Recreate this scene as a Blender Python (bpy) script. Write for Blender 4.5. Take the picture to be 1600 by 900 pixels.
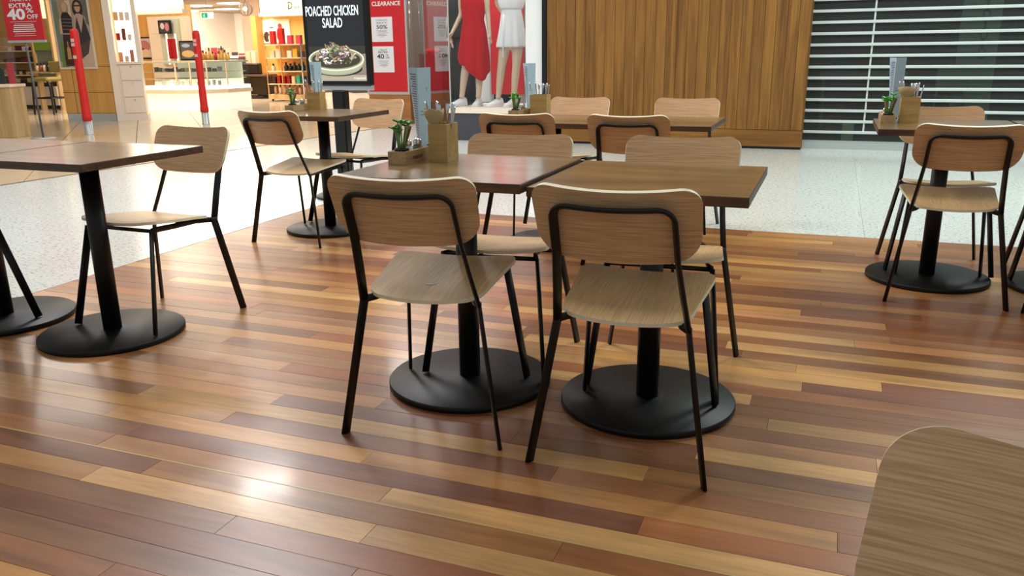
import bpy, math, random
from mathutils import Vector, Matrix
random.seed(7)
for o in list(bpy.data.objects): bpy.data.objects.remove(o)
C = bpy.context.scene.collection
SC = bpy.context.scene
PI = math.pi

# ------------------------------------------------------------------ camera
F = 1283.64
CR = Vector((0.93439, 0.35606, -0.01198)); CU = Vector((-0.0881, 0.26351, 0.96063)); CW = Vector((-0.3452, 0.89654, -0.27759))
CP = Vector((0, 0, 1.1077))
cd = bpy.data.cameras.new('camera'); cam = bpy.data.objects.new('camera', cd); C.objects.link(cam)
cd.sensor_width = 36; cd.lens = F * 36 / 1600; cd.clip_start = .02; cd.clip_end = 200
cam.matrix_world = Matrix(((CR.x, CU.x, -CW.x, CP.x), (CR.y, CU.y, -CW.y, CP.y), (CR.z, CU.z, -CW.z, CP.z), (0, 0, 0, 1)))
SC.camera = cam
def ray(px, py): return CW * F + CR * (px - 800) - CU * (py - 450)
def G(px, py, z=0.0):
    d = ray(px, py); return CP + d * ((z - CP.z) / d.z)
def V(px, py, Y):
    d = ray(px, py); return CP + d * (Y / d.y)

# ------------------------------------------------------------------ world, lights, exposure
SC.view_settings.view_transform = 'Standard'; SC.view_settings.look = 'None'
SC.view_settings.gamma = 1; SC.view_settings.use_curve_mapping = False
SC.view_settings.exposure = 0.14
SC.cycles.transparent_max_bounces = 32
wd = bpy.data.worlds.new('atrium_light'); SC.world = wd; wd.use_nodes = True
bg = wd.node_tree.nodes['Background']; bg.inputs[0].default_value = (.86, .90, .88, 1); bg.inputs[1].default_value = .42
def area(name, loc, size, power, col, rot=(0, 0, 0), sy=None):
    l = bpy.data.lights.new(name, 'AREA'); l.energy = power; l.color = col; l.shape = 'RECTANGLE'; l.size = size; l.size_y = sy or size
    o = bpy.data.objects.new(name, l); C.objects.link(o); o.location = loc; o.rotation_euler = rot; return o
area('ceiling_light_panel', (-6.1, 7.35, 4.0), .26, 75, (1, .97, .93), (0, 0, math.radians(-40)), .6)
area('ceiling_light_panel', (-10.4, 8.2, 4.0), .4, 30, (1, .96, .9), (0, 0, math.radians(-50)), 1.1)
area('ceiling_light_panel', (-1.2, 3.6, 4.2), 1.2, 60, (1, .95, .85), (0, 0, 0), 1.2)
area('ceiling_light_panel', (-6.5, 11.9, 4.2), .8, 70, (1, .97, .92), (0, 0, 0), .8)
area('ceiling_light_panel', (1.8, 7.4, 4.2), 1.4, 190, (.88, 1, .96), (0, 0, 0), 1.2)
area('ceiling_light_panel', (-4.6, 5.2, 4.4), 1.2, 150, (1, .97, 1), (0, 0, 0), 1.2)

# ------------------------------------------------------------------ materials
def lin(c):
    c = c / 255.0
    return c / 12.92 if c <= .04045 else ((c + .055) / 1.055) ** 2.4
def L(r, g, b): return (lin(r), lin(g), lin(b), 1)
MATS = {}
def new_mat(name):
    m = bpy.data.materials.new(name); m.use_nodes = True; MATS[name] = m
    nt = m.node_tree; return m, nt, nt.nodes['Principled BSDF']
def plain(name, col, rough=.5, metal=0, spec=.5, bump=0, bscale=200, vary=0):
    m, nt, b = new_mat(name)
    b.inputs['Base Color'].default_value = L(*col); b.inputs['Roughness'].default_value = rough
    b.inputs['Metallic'].default_value = metal; b.inputs['Specular IOR Level'].default_value = spec
    tc = nt.nodes.new('ShaderNodeTexCoord'); n = nt.nodes.new('ShaderNodeTexNoise'); n.inputs['Scale'].default_value = bscale
    nt.links.new(tc.outputs['Object'], n.inputs['Vector'])
    if vary:
        mx = nt.nodes.new('ShaderNodeMixRGB'); mx.blend_type = 'MULTIPLY'; mx.inputs[0].default_value = 1
        mx.inputs[1].default_value = L(*col)
        r = nt.nodes.new('ShaderNodeMapRange'); r.inputs[3].default_value = 1 - vary; r.inputs[4].default_value = 1 + vary
        nt.links.new(n.outputs['Fac'], r.inputs[0]); nt.links.new(r.outputs[0], mx.inputs[2]); nt.links.new(mx.outputs[0], b.inputs['Base Color'])
    if bump:
        bp = nt.nodes.new('ShaderNodeBump'); bp.inputs['Strength'].default_value = bump; bp.inputs['Distance'].default_value = .002
        nt.links.new(n.outputs['Fac'], bp.inputs['Height']); nt.links.new(bp.outputs[0], b.inputs['Normal'])
    return m
def wood(name, light, dark, axis=0, fine=120, stretch=.04, rough=.45, objcol=False, coat=0, figure=.5, strips=0, spec=.5, bump=.15, axis2=None):
    """procedural timber: fine fibres along `axis`, broad figure, optional strips or per-object tint"""
    m, nt, b = new_mat(name); N = nt.nodes.new; K = nt.links.new
    tc = N('ShaderNodeTexCoord'); oi = N('ShaderNodeObjectInfo')
    add = N('ShaderNodeVectorMath'); add.operation = 'ADD'
    K(tc.outputs['Object'], add.inputs[0])
    rv = N('ShaderNodeVectorMath'); rv.operation = 'SCALE'; rv.inputs[0].default_value = (13.1, 7.7, 3.3); K(oi.outputs['Random'], rv.inputs['Scale']); K(rv.outputs[0], add.inputs[1])
    mp = N('ShaderNodeMapping'); s = [1, 1, 1]; s[axis] = stretch
    if axis2 is not None: s[axis2] = .05
    mp.inputs['Scale'].default_value = s; K(add.outputs[0], mp.inputs['Vector'])
    n1 = N('ShaderNodeTexNoise'); n1.inputs['Scale'].default_value = fine; n1.inputs['Detail'].default_value = 3; K(mp.outputs[0], n1.inputs['Vector'])
    n2 = N('ShaderNodeTexNoise'); n2.inputs['Scale'].default_value = fine * .12; n2.inputs['Detail'].default_value = 4; n2.inputs['Distortion'].default_value = 1.2; K(mp.outputs[0], n2.inputs['Vector'])
    mm = N('ShaderNodeMath'); mm.operation = 'MULTIPLY_ADD'; mm.inputs[1].default_value = figure; K(n2.outputs['Fac'], mm.inputs[0])
    m3 = N('ShaderNodeMath'); m3.operation = 'MULTIPLY'; m3.inputs[1].default_value = 1 - figure; K(n1.outputs['Fac'], m3.inputs[0]); K(m3.outputs[0], mm.inputs[2])
    cr = N('ShaderNodeValToRGB'); cr.color_ramp.elements[0].position = .34; cr.color_ramp.elements[1].position = .62
    K(mm.outputs[0], cr.inputs[0])
    if objcol:
        cr.color_ramp.elements[0].color = (.70, .65, .58, 1); cr.color_ramp.elements[1].color = (1.16, 1.14, 1.08, 1)
        mx = N('ShaderNodeMixRGB'); mx.blend_type = 'MULTIPLY'; mx.inputs[0].default_value = 1
        K(oi.outputs['Color'], mx.inputs[1]); K(cr.outputs[0], mx.inputs[2]); K(mx.outputs[0], b.inputs['Base Color'])
    else:
        cr.color_ramp.elements[0].color = L(*dark); cr.color_ramp.elements[1].color = L(*light)
        K(cr.outputs[0], b.inputs['Base Color'])
        if strips:
            sx = N('ShaderNodeSeparateXYZ'); K(tc.outputs['Object'], sx.inputs[0])
            f = N('ShaderNodeMath'); f.operation = 'MULTIPLY'; f.inputs[1].default_value = strips; K(sx.outputs[0], f.inputs[0])
            fl = N('ShaderNodeMath'); fl.operation = 'FLOOR'; K(f.outputs[0], fl.inputs[0])
            wn = N('ShaderNodeTexWhiteNoise'); wn.noise_dimensions = '1D'; K(fl.outputs[0], wn.inputs['W'])
            mr = N('ShaderNodeMapRange'); mr.inputs[3].default_value = .86; mr.inputs[4].default_value = 1.1; K(wn.outputs[0], mr.inputs[0])
            mx = N('ShaderNodeMixRGB'); mx.blend_type = 'MULTIPLY'; mx.inputs[0].default_value = 1
            K(cr.outputs[0], mx.inputs[1]); K(mr.outputs[0], mx.inputs[2]); K(mx.outputs[0], b.inputs['Base Color'])
    b.inputs['Roughness'].default_value = rough; b.inputs['Specular IOR Level'].default_value = spec
    if coat: b.inputs['Coat Weight'].default_value = coat; b.inputs['Coat Roughness'].default_value = .12
    bp = N('ShaderNodeBump'); bp.inputs['Strength'].default_value = bump; bp.inputs['Distance'].default_value = .001
    K(n1.outputs['Fac'], bp.inputs['Height']); K(bp.outputs[0], b.inputs['Normal'])
    return m
def emit(name, col, s):
    m, nt, b = new_mat(name); b.inputs['Base Color'].default_value = L(*col)
    b.inputs['Emission Color'].default_value = L(*col); b.inputs['Emission Strength'].default_value = s; return m
def glass(name, tint=(1, 1, 1), rough=0.0, ior=1.5, body=0.0):
    m, nt, b = new_mat(name); nt.nodes.remove(b); N = nt.nodes.new; K = nt.links.new
    out = [n for n in nt.nodes if n.type == 'OUTPUT_MATERIAL'][0]
    t = N('ShaderNodeBsdfTransparent'); t.inputs[0].default_value = (*tint, 1)
    g = N('ShaderNodeBsdfGlossy'); g.inputs['Roughness'].default_value = rough
    fr = N('ShaderNodeFresnel'); fr.inputs[0].default_value = ior
    gm = N('ShaderNodeNewGeometry'); iv = N('ShaderNodeMath'); iv.operation = 'SUBTRACT'; iv.inputs[0].default_value = 1; K(gm.outputs['Backfacing'], iv.inputs[1])
    fm = N('ShaderNodeMath'); fm.operation = 'MULTIPLY'; K(fr.outputs[0], fm.inputs[0]); K(iv.outputs[0], fm.inputs[1])
    ms = N('ShaderNodeMixShader'); K(fm.outputs[0], ms.inputs[0]); K(t.outputs[0], ms.inputs[1]); K(g.outputs[0], ms.inputs[2])
    if body:
        d = N('ShaderNodeBsdfDiffuse'); d.inputs[0].default_value = (.8, .8, .8, 1)
        m2 = N('ShaderNodeMixShader'); m2.inputs[0].default_value = body; K(ms.outputs[0], m2.inputs[1]); K(d.outputs[0], m2.inputs[2]); K(m2.outputs[0], out.inputs[0])
    else: K(ms.outputs[0], out.inputs[0])
    return m
def colmat(name, emission=0, rough=.5):
    m, nt, b = new_mat(name); a = nt.nodes.new('ShaderNodeAttribute'); a.attribute_name = 'Col'
    nt.links.new(a.outputs['Color'], b.inputs['Base Color']); b.inputs['Roughness'].default_value = rough
    if emission: nt.links.new(a.outputs['Color'], b.inputs['Emission Color']); b.inputs['Emission Strength'].default_value = emission; b.inputs['Base Color'].default_value = (0, 0, 0, 1)
    return m
plank_mat = wood('deck_timber', (0, 0, 0), (0, 0, 0), 0, 80, .11, .32, objcol=True, coat=.14, figure=.72, bump=.08)
seat_mat = wood('oak_veneer_seat', (216, 180, 130), (184, 148, 102), 1, 420, .02, .42, figure=.12, bump=.08, axis2=2)
seat_strip = wood('oak_veneer_seat_strips', (218, 182, 132), (188, 152, 106), 1, 420, .02, .42, figure=.12, strips=13, bump=.08, axis2=2)
back_mat = wood('oak_veneer_back', (214, 174, 130), (180, 138, 98), 0, 420, .02, .45, figure=.12, bump=.08, axis2=1)
rim_mat = plain('plywood_edge', (232, 222, 192), .5, vary=.06, bscale=90)
steel = plain('black_powder_steel', (14, 14, 15), .42, 0, .35, .1, 600)
disc_mat = plain('black_cast_iron', (9, 10, 11), .45, 0, .3, .15, 500)
top_mat = wood('walnut_top', (138, 106, 58), (88, 64, 34), 0, 42, .14, .3, coat=.65, figure=.8)
top_edge = wood('walnut_edge', (92, 58, 34), (52, 32, 20), 0, 90, .06, .4, figure=.5)
panel_mat = wood('teak_panelling', (150, 104, 46), (100, 64, 26), 2, 60, .05, .6, figure=.65, spec=.3)
panel_h = wood('teak_skirting', (150, 104, 46), (110, 70, 30), 0, 60, .05, .6, figure=.65, spec=.3)
box_wood = wood('bamboo_box', (190, 158, 98), (160, 126, 72), 0, 90, .08, .55, figure=.6)
tray_wood = wood('pine_tray', (186, 156, 112), (148, 116, 78), 1, 110, .08, .6, figure=.6)
maple = wood('maple_veneer', (226, 172, 92), (210, 152, 74), 2, 40, .05, .4, figure=.6)
pale_oak = wood('pale_oak_veneer', (206, 176, 126), (176, 142, 94), 2, 50, .05, .5, figure=.6)
white_lam = plain('white_laminate', (236, 222, 204), .4)
white_paint = plain('white_paint', (232, 234, 232), .45)
cream = plain('cream_paint', (238, 214, 186), .5)
grey_wall = plain('grey_laminate', (140, 132, 122), .35)
pink_wall = plain('pale_pink_plaster', (232, 206, 186), .5)
dark_grey = plain('charcoal_panel', (62, 64, 70), .5, vary=.05, bscale=6)
black = plain('black_lacquer', (10, 10, 11), .3)
black_cloth = plain('black_cloth', (14, 13, 15), .8)
chrome = plain('chrome', (205, 205, 208), .18, 1)
alu = plain('brushed_aluminium', (196, 202, 202), .42, .7, bump=.05)
bar_alu = plain('satin_aluminium_bar', (206, 214, 210), .45, .3)
red_foam = plain('red_foam', (205, 28, 18), .55, vary=.04, bscale=40)
red_card = plain('red_board', (200, 22, 34), .5)
red_cloth = plain('red_crepe', (182, 10, 22), .85, spec=.15, bump=.1, bscale=300)
white_cloth = plain('white_cotton', (226, 226, 228), .8, bump=.15, bscale=200)
skin_mat = plain('mannequin_fibreglass', (205, 182, 156), .42)
canvas = plain('white_canvas', (236, 236, 240), .7)
rubber = plain('white_rubber', (228, 226, 228), .6)
blue_card = plain('pale_blue_card', (172, 198, 214), .55, vary=.03, bscale=30)
blue_shade = plain('blue_grey_print', (70, 96, 124), .55)
paper = plain('brown_paper', (178, 152, 112), .8, bump=.3, bscale=60)
kraft = plain('kraft_peg', (160, 128, 92), .7)
leaf_mat = plain('succulent_green', (58, 138, 52), .45, vary=.2, bscale=120)
stem_mat = plain('pale_green_stem', (120, 160, 92), .5, vary=.15, bscale=120)
bright_leaf = plain('bright_leaf', (56, 186, 36), .45, vary=.15, bscale=120)
soil = plain('soil', (28, 20, 15), .9)
pot_mat = plain('black_pot', (12, 12, 13), .45)
salt = plain('white_salt', (232, 230, 226), .8)
pepper = plain('ground_pepper', (120, 110, 92), .8)
clear = glass('clear_glass', (.96, .98, .98)); pane_mat = glass('shopfront_glass', (.95, .96, .96), 0, 1.75)
infill = glass('grille_infill', (.80, .86, .84), .12, 1.4, .02)
tape = plain('white_tape', (226, 196, 186), .6)
brass = plain('brass_strip', (100, 80, 54), .6, 0)
col_mat = colmat('printed_colour'); scr_mat = colmat('lit_screen', 1.0); gloss_col = colmat('glossy_packaging', 0, .25)
glow_white = emit('lit_white_diffuser', (255, 244, 226), 2.2); glow_soft = emit('lit_panel_warm', (255, 240, 215), 1.3)
glow_yellow = emit('lit_sign_panel', (255, 246, 180), 1.05); glow_ceiling = emit('ceiling_lamp', (255, 248, 235), 3.0)
store_ceil = plain('store_ceiling', (176, 156, 126), .7); store_wall = plain('store_wall', (222, 206, 186), .6)
green_print = plain('green_box', (118, 150, 40), .5); olive = plain('olive_leather', (140, 128, 66), .5)
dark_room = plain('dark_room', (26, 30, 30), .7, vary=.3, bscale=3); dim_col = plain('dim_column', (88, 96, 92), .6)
exit_mat = emit('exit_sign_face', (210, 245, 225), 1.0); exit_green = emit('exit_sign_green', (20, 150, 110), .8)

def terrazzo():
    m, nt, b = new_mat('terrazzo'); N = nt.nodes.new; K = nt.links.new
    tc = N('ShaderNodeTexCoord'); n = N('ShaderNodeTexNoise'); n.inputs['Scale'].default_value = 55; n.inputs['Detail'].default_value = 2
    K(tc.outputs['Object'], n.inputs['Vector'])
    cr = N('ShaderNodeValToRGB'); e = cr.color_ramp.elements; e[0].position = .33; e[0].color = L(156, 160, 158); e[1].position = .43; e[1].color = L(222, 226, 220)
    K(n.outputs['Fac'], cr.inputs[0])
    v = N('ShaderNodeTexVoronoi'); v.inputs['Scale'].default_value = 38; K(tc.outputs['Object'], v.inputs['Vector'])
    c2 = N('ShaderNodeValToRGB'); c2.color_ramp.elements[0].position = .0; c2.color_ramp.elements[0].color = (.88, .88, .88, 1); c2.color_ramp.elements[1].position = .6; c2.color_ramp.elements[1].color = (1, 1, 1, 1)
    K(v.outputs['Distance'], c2.inputs[0])
    mx = N('ShaderNodeMixRGB'); mx.blend_type = 'MULTIPLY'; mx.inputs[0].default_value = 1; K(cr.outputs[0], mx.inputs[1]); K(c2.outputs[0], mx.inputs[2])
    K(mx.outputs[0], b.inputs['Base Color']); b.inputs['Roughness'].default_value = .15; b.inputs['Specular IOR Level'].default_value = .6
    return m
terr = terrazzo()
beige_tile = plain('beige_porcelain', (214, 192, 162), .14, 0, .6, vary=.05, bscale=2)
subfloor = plain('dark_joint', (34, 26, 20), .9)

# ------------------------------------------------------------------ mesh helpers
class MB:
    def __init__(s): s.v = []; s.f = []; s.m = []; s.c = []; s.sm = []; s.cm = 0; s.cc = (1, 1, 1, 1); s.cs = False
    def add(s, vs, fs, smooth=None):
        n = len(s.v); s.v += [tuple(v) for v in vs]
        for f in fs: s.f.append([n + i for i in f]); s.m.append(s.cm); s.c.append(s.cc); s.sm.append(s.cs if smooth is None else smooth)
    def col(s, r, g, b): s.cc = L(r, g, b); return s
    def mat(s, i): s.cm = i; return s
    def box(s, a, b, rz=0, piv=None):
        x0, y0, z0 = a; x1, y1, z1 = b
        vs = [(x0, y0, z0), (x1, y0, z0), (x1, y1, z0), (x0, y1, z0), (x0, y0, z1), (x1, y0, z1), (x1, y1, z1), (x0, y1, z1)]
        if rz:
            p = piv or ((x0 + x1) / 2, (y0 + y1) / 2); c, si = math.cos(rz), math.sin(rz)
            vs = [(p[0] + (x - p[0]) * c - (y - p[1]) * si, p[1] + (x - p[0]) * si + (y - p[1]) * c, z) for x, y, z in vs]
        s.add(vs, [(0, 3, 2, 1), (4, 5, 6, 7), (0, 1, 5, 4), (1, 2, 6, 5), (2, 3, 7, 6), (3, 0, 4, 7)], False); return s
    def bevbox(s, a, b, r):
        """box with chamfered vertical and horizontal edges"""
        (x0, y0, z0), (x1, y1, z1) = a, b
        def ring(d, z): return [(x0 + d, y0 + r, z), (x0 + r, y0 + d, z), (x1 - r, y0 + d, z), (x1 - d, y0 + r, z), (x1 - d, y1 - r, z), (x1 - r, y1 - d, z), (x0 + r, y1 - d, z), (x0 + d, y1 - r, z)]
        R = [ring(r * .7, z0), ring(0, z0 + r), ring(0, z1 - r), ring(r * .7, z1)]
        s.loft(R, True, True, False); return s
    def loft(s, rings, cap0=True, cap1=True, smooth=True, closed=True):
        n = len(rings[0]); vs = [p for r in rings for p in r]; fs = []
        for i in range(len(rings) - 1):
            for j in range(n if closed else n - 1):
                k = (j + 1) % n; fs.append((i * n + j, i * n + k, (i + 1) * n + k, (i + 1) * n + j))
        b = len(s.v); s.add(vs, fs, smooth)
        if cap0: s.f.append([b + j for j in range(n)][::-1]); s.m.append(s.cm); s.c.append(s.cc); s.sm.append(False)
        if cap1: s.f.append([b + (len(rings) - 1) * n + j for j in range(n)]); s.m.append(s.cm); s.c.append(s.cc); s.sm.append(False)
        return s
    def lathe(s, prof, c=(0, 0, 0), n=24, smooth=True):
        s.loft([[(c[0] + r * math.cos(2 * PI * j / n), c[1] + r * math.sin(2 * PI * j / n), c[2] + z) for j in range(n)] for r, z in prof], True, True, smooth); return s
    def sweep(s, pts, axes, w, t, n=10, cap=True, p=3.0, smooth=True):
        rings = []; pts = [Vector(q) for q in pts]
        for i, q in enumerate(pts):
            T = (pts[min(i + 1, len(pts) - 1)] - pts[max(i - 1, 0)]).normalized()
            a = Vector(axes[i] if isinstance(axes, list) else axes); a = (a - T * a.dot(T)).normalized(); b = T.cross(a)
            ww = w[i] if isinstance(w, list) else w; tt = t[i] if isinstance(t, list) else t
            r = []
            for j in range(n):
                an = 2 * PI * j / n; c, si = math.cos(an), math.sin(an)
                r.append(q + a * (ww / 2 * math.copysign(abs(c) ** (2 / p), c)) + b * (tt / 2 * math.copysign(abs(si) ** (2 / p), si)))
            rings.append(r)
        s.loft(rings, cap, cap, smooth); return s
    def tube(s, pts, r, n=8):
        ax = Vector((.3, .2, .93)) if abs((Vector(pts[-1]) - Vector(pts[0])).normalized().z) < .8 else Vector((1, .1, 0))
        d = [2 * x for x in r] if isinstance(r, list) else 2 * r
        return s.sweep(pts, ax, d, d, n, True, 2.0)
    def prism(s, poly, z0, z1):
        n = len(poly); s.add([(x, y, z0) for x, y in poly] + [(x, y, z1) for x, y in poly], [tuple(range(n))[::-1], tuple(range(n, 2 * n))] + [(i, (i + 1) % n, n + (i + 1) % n, n + i) for i in range(n)], False); return s
    def ell(s, c, r, n=12, k=8):
        return s.lathe2(c, r, n, k)
    def lathe2(s, c, r, n, k):
        rings = []
        for i in range(k + 1):
            a = -PI / 2 + PI * i / k; rr = max(math.cos(a), .02)
            rings.append([(c[0] + r[0] * rr * math.cos(2 * PI * j / n), c[1] + r[1] * rr * math.sin(2 * PI * j / n), c[2] + r[2] * math.sin(a)) for j in range(n)])
        s.loft(rings); return s
    def flat(s, o, X, Y, poly, d=0):
        """flat polygon in a plane (origin o, unit axes X, Y), lifted by d along the plane normal"""
        o, X, Y = Vector(o), Vector(X), Vector(Y); N = X.cross(Y).normalized()
        s.add([o + X * a + Y * b + N * d for a, b in poly], [tuple(range(len(poly)))], False); return s
    def text(s, txt, o, X, Y, h, w=None, bold=0, d=.001, align='C', space=1.0):
        """lettering in the plane: cap height h; w squeezes to a given width"""
        cu = bpy.data.curves.new('t', 'FONT'); cu.body = txt; cu.size = 1; cu.offset = bold; cu.space_character = space; cu.resolution_u = 3; cu.fill_mode = 'FRONT'
        ob = bpy.data.objects.new('t', cu); C.objects.link(ob); bpy.context.view_layer.update()
        me = bpy.data.meshes.new_from_object(ob.evaluated_get(bpy.context.evaluated_depsgraph_get()))
        bpy.data.objects.remove(ob); bpy.data.curves.remove(cu)
        if not me.vertices: return s
        xs = [v.co.x for v in me.vertices]; x0, x1 = min(xs), max(xs); sc = h / .69; sx = sc if not w else w / (x1 - x0)
        o, X, Y = Vector(o), Vector(X), Vector(Y); N = X.cross(Y).normalized()
        off = -(x0 + x1) / 2 if align == 'C' else (-x0 if align == 'L' else -x1)
        s.add([o + X * ((v.co.x + off) * sx) + Y * (v.co.y * sc) + N * d for v in me.vertices], [tuple(p.vertices) for p in me.polygons], False)
        bpy.data.meshes.remove(me); return s
    def build(s, name, mats, parent=None, origin=None):
        me = bpy.data.meshes.new(name)
        if parent is not None: og = ORG[parent.name]
        elif origin is not None: og = Vector(origin)
        else:
            xs, ys, zs = zip(*s.v); og = Vector(((min(xs) + max(xs)) / 2, (min(ys) + max(ys)) / 2, min(zs)))
        me.from_pydata([Vector(v) - og for v in s.v], [], s.f)
        for m in (mats if isinstance(mats, (list, tuple)) else [mats]): me.materials.append(m)
        me.polygons.foreach_set('material_index', s.m); me.polygons.foreach_set('use_smooth', s.sm)
        ca = me.color_attributes.new('Col', 'FLOAT_COLOR', 'CORNER'); buf = []
        for p, c in zip(s.f, s.c): buf += list(c) * len(p)
        ca.data.foreach_set('color', buf); me.update()
        o = bpy.data.objects.new(name, me); C.objects.link(o)
        if parent is not None: o.parent = parent
        else: o.location = og
        ORG[o.name] = og
        return o
ORG = {}
def B(a, b): return MB().box(a, b)
def tag(o, label=None, cat=None, group=None, kind=None):
    if label: o['label'] = label
    if cat: o['category'] = cat
    if group: o['group'] = group
    if kind: o['kind'] = kind
    return o
def thing(name, label, cat, loc, group=None, rz=0):
    o = bpy.data.objects.new(name, None); C.objects.link(o); o.empty_display_size = .05
    o.location = loc; o.rotation_euler = (0, 0, rz); ORG[o.name] = Vector(loc)
    return tag(o, label, cat, group)
def dup(root, loc, rz, label, group=None):
    r = root.copy(); C.objects.link(r); r.location = loc; r.rotation_euler = (0, 0, rz); r['label'] = label
    if group: r['group'] = group
    for ch in list(root.children):
        c = ch.copy(); C.objects.link(c); c.parent = r
        for g in list(ch.children):
            d = g.copy(); C.objects.link(d); d.parent = c
    ORG[r.name] = Vector(loc)
    return r
def struct(o): o['kind'] = 'structure'; return o
def bevel(o, w=.002, seg=2):
    m = o.modifiers.new('bevel', 'BEVEL'); m.width = w; m.segments = seg; m.limit_method = 'ANGLE'; return o

# ------------------------------------------------------------------ floors
DX0, DX1, DY0, DY1 = -3.56, 3.2, .70, 5.272
deck = struct(B((DX0, DY0 - .6, -.04), (DX1, DY1, -.012)).build('floor', subfloor))
tones = {'r': (128, 72, 42), 'R': (126, 76, 50), 'd': (116, 70, 48), 'D': (108, 60, 42), 'b': (142, 90, 56), 'B': (132, 88, 56), 't': (172, 122, 76), 'T': (160, 112, 66),
         'g': (190, 138, 80), 'G': (182, 132, 70), 'y': (202, 156, 92), 'l': (206, 164, 108), 'p': (184, 134, 92), 'o': (158, 94, 50)}
rows = {-6: [(9, 'B')], -5: [(-.9, 'r'), (.2, 'b'), (9, 'T')], -4: [(-1.3, 'B'), (-.2, 'r'), (9, 'o')], -3: [(-1.826, 'g'), (-.95, 'l'), (.1, 'l'), (9, 'b')],
        -2: [(-1.695, 'd'), (-.5, 'T'), (.6, 'b'), (9, 't')], -1: [(-1.95, 'b'), (-1.0, 't'), (.3, 'l'), (9, 'B')],
        0: [(-1.92, 'b'), (-.345, 'D'), (.7, 'o'), (9, 't')], 1: [(-2.1, 'p'), (-1.152, 'g'), (.1, 'g'), (9, 'r')],
        2: [(-1.71, 'G'), (-.62, 'd'), (.4, 'b'), (9, 'l')], 3: [(-2.125, 'b'), (-.386, 'y'), (.9, 'T'), (9, 'b')],
        4: [(-1.645, 'p'), (-.8, 'D'), (.35, 'B'), (9, 'g')], 5: [(-1.3, 't'), (-.275, 'R'), (.9, 'l'), (9, 'b')],
        6: [(-2.4, 'b'), (-1.1, 'B'), (.2, 'p'), (9, 'l')], 7: [(-1.8, 'p'), (-.6, 'r'), (.6, 'B'), (9, 'r')], 8: [(-1.5, 't'), (-.1, 't'), (9, 'l')],
        9: [(-2.2, 'p'), (-.9, 'b'), (.8, 'B'), (9, 't')], 10: [(-1.2, 'g'), (-.165, 'l'), (.9, 'B'), (9, 'b')], 11: [(-1.9, 'B'), (-.5, 'r'), (.9, 'b'), (9, 'T')],
        12: [(-1.4, 'p'), (-.013, 'l'), (1.2, 'D'), (9, 'b')], 13: [(-2.3, 't'), (-.8, 'p'), (.239, 'y'), (1.3, 'D'), (9, 'g')],
        22: [(-2.6, 'p'), (-.5, 'g'), (-.05, 'g'), (1.5, 'd'), (9, 'r')], 25: [(-2.0, 'b'), (-.6, 'd'), (1.8, 'D'), (9, 'b')], 30: [(-2.2, 'p'), (-.9, 'o'), (1.6, 'y'), (9, 't')]}
PITCH = .085; nk = int((DY1 - 1.70) / PITCH) + 1; pool = 'rrRddbbBBttTTgGylppoobbTt'
for k in range(-11, nk):
    y0 = 1.70 + PITCH * k; y1 = min(y0 + PITCH, DY1)
    segs = rows.get(k)
    if not segs:
        x = DX0 + random.uniform(.2, 1.2); segs = []
        while x < DX1 - .3: segs.append((x, random.choice(pool))); x += random.uniform(.7, 1.9)
        segs.append((9, random.choice(pool)))
    x = DX0
    for xe, t in segs:
        xe = min(xe, DX1)
        if xe <= x: continue
        mb = MB(); dz = random.uniform(-.0003, .0003); g = .0003; h = .0006
        a0, a1, b0, b1 = x + g, xe - g, y0 + g, y1 - g
        mb.loft([[(a0, b0, -.012), (a1, b0, -.012), (a1, b1, -.012), (a0, b1, -.012)], [(a0, b0, dz - h), (a1, b0, dz - h), (a1, b1, dz - h), (a0, b1, dz - h)],
                 [(a0 + h, b0 + h, dz), (a1 - h, b0 + h, dz), (a1 - h, b1 - h, dz), (a0 + h, b1 - h, dz)]], False, True, False)
        o = mb.build('plank', plank_mat, deck)
        j = random.uniform(.9, 1.1); c = [v * .72 + q * .28 for v, q in zip(tones[t], (164, 112, 66))]; o.color = L(min(255, c[0] * j), min(255, c[1] * j), min(255, c[2] * j))
        x = xe
MB().box((-2.5, 1.6125, -.004), (-.02, 1.6175, .0006)).build('pale_sliver', plain('pale_sapwood', (206, 170, 112), .3), deck)
# line between terrazzo and the store's tiles
LA, LB = Vector((-6.95, 5.2)), Vector((-6.35, 12.4)); LD = (LB - LA).normalized(); LN = Vector((-LD.y, LD.x))  # LN points to -x
def clip(poly, p, n):
    out = []
    for i in range(len(poly)):
        a, b = Vector(poly[i]), Vector(poly[(i + 1) % len(poly)]); da, db = (a - p).dot(n), (b - p).dot(n)
        if da >= 0: out.append(tuple(a))
        if (da >= 0) != (db >= 0): out.append(tuple(a + (b - a) * (da / (da - db))))
    return out
tf = struct(MB().prism([(-7.6, -1), (4.6, -1), (4.6, 12.9), (-7.6, 12.9)], -.09, -.045).build('floor', subfloor))
TP = 1.2
def sub_rect(x0, x1, y0, y1):
    """rectangle minus the timber deck"""
    if x1 <= DX0 or x0 >= DX1 or y0 >= DY1 or y1 <= DY0 - .6: return [(x0, x1, y0, y1)]
    r = []
    if x0 < DX0: r.append((x0, DX0 - .002, y0, y1)); x0 = DX0
    if x1 > DX1: r.append((DX1 + .002, x1, y0, y1)); x1 = DX1
    if y1 > DY1: r.append((x0, x1, DY1 + .002, y1))
    return r
for i in range(-5, 6):
    for j in range(-1, 12):
        for (x0, x1, y0, y1) in sub_rect(-2.15 + i * TP + .0006, -2.15 + (i + 1) * TP - .0006, -.9 + j * TP + .0006, -.9 + (j + 1) * TP - .0006):
            if x1 - x0 < .02 or y1 - y0 < .02: continue
            po = clip([(x0, y0), (x1, y0), (x1, y1), (x0, y1)], LA - LN * .056, -LN)
            if len(po) > 2: MB().prism(po, -.03, 0).build('tile', terr, tf)
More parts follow.
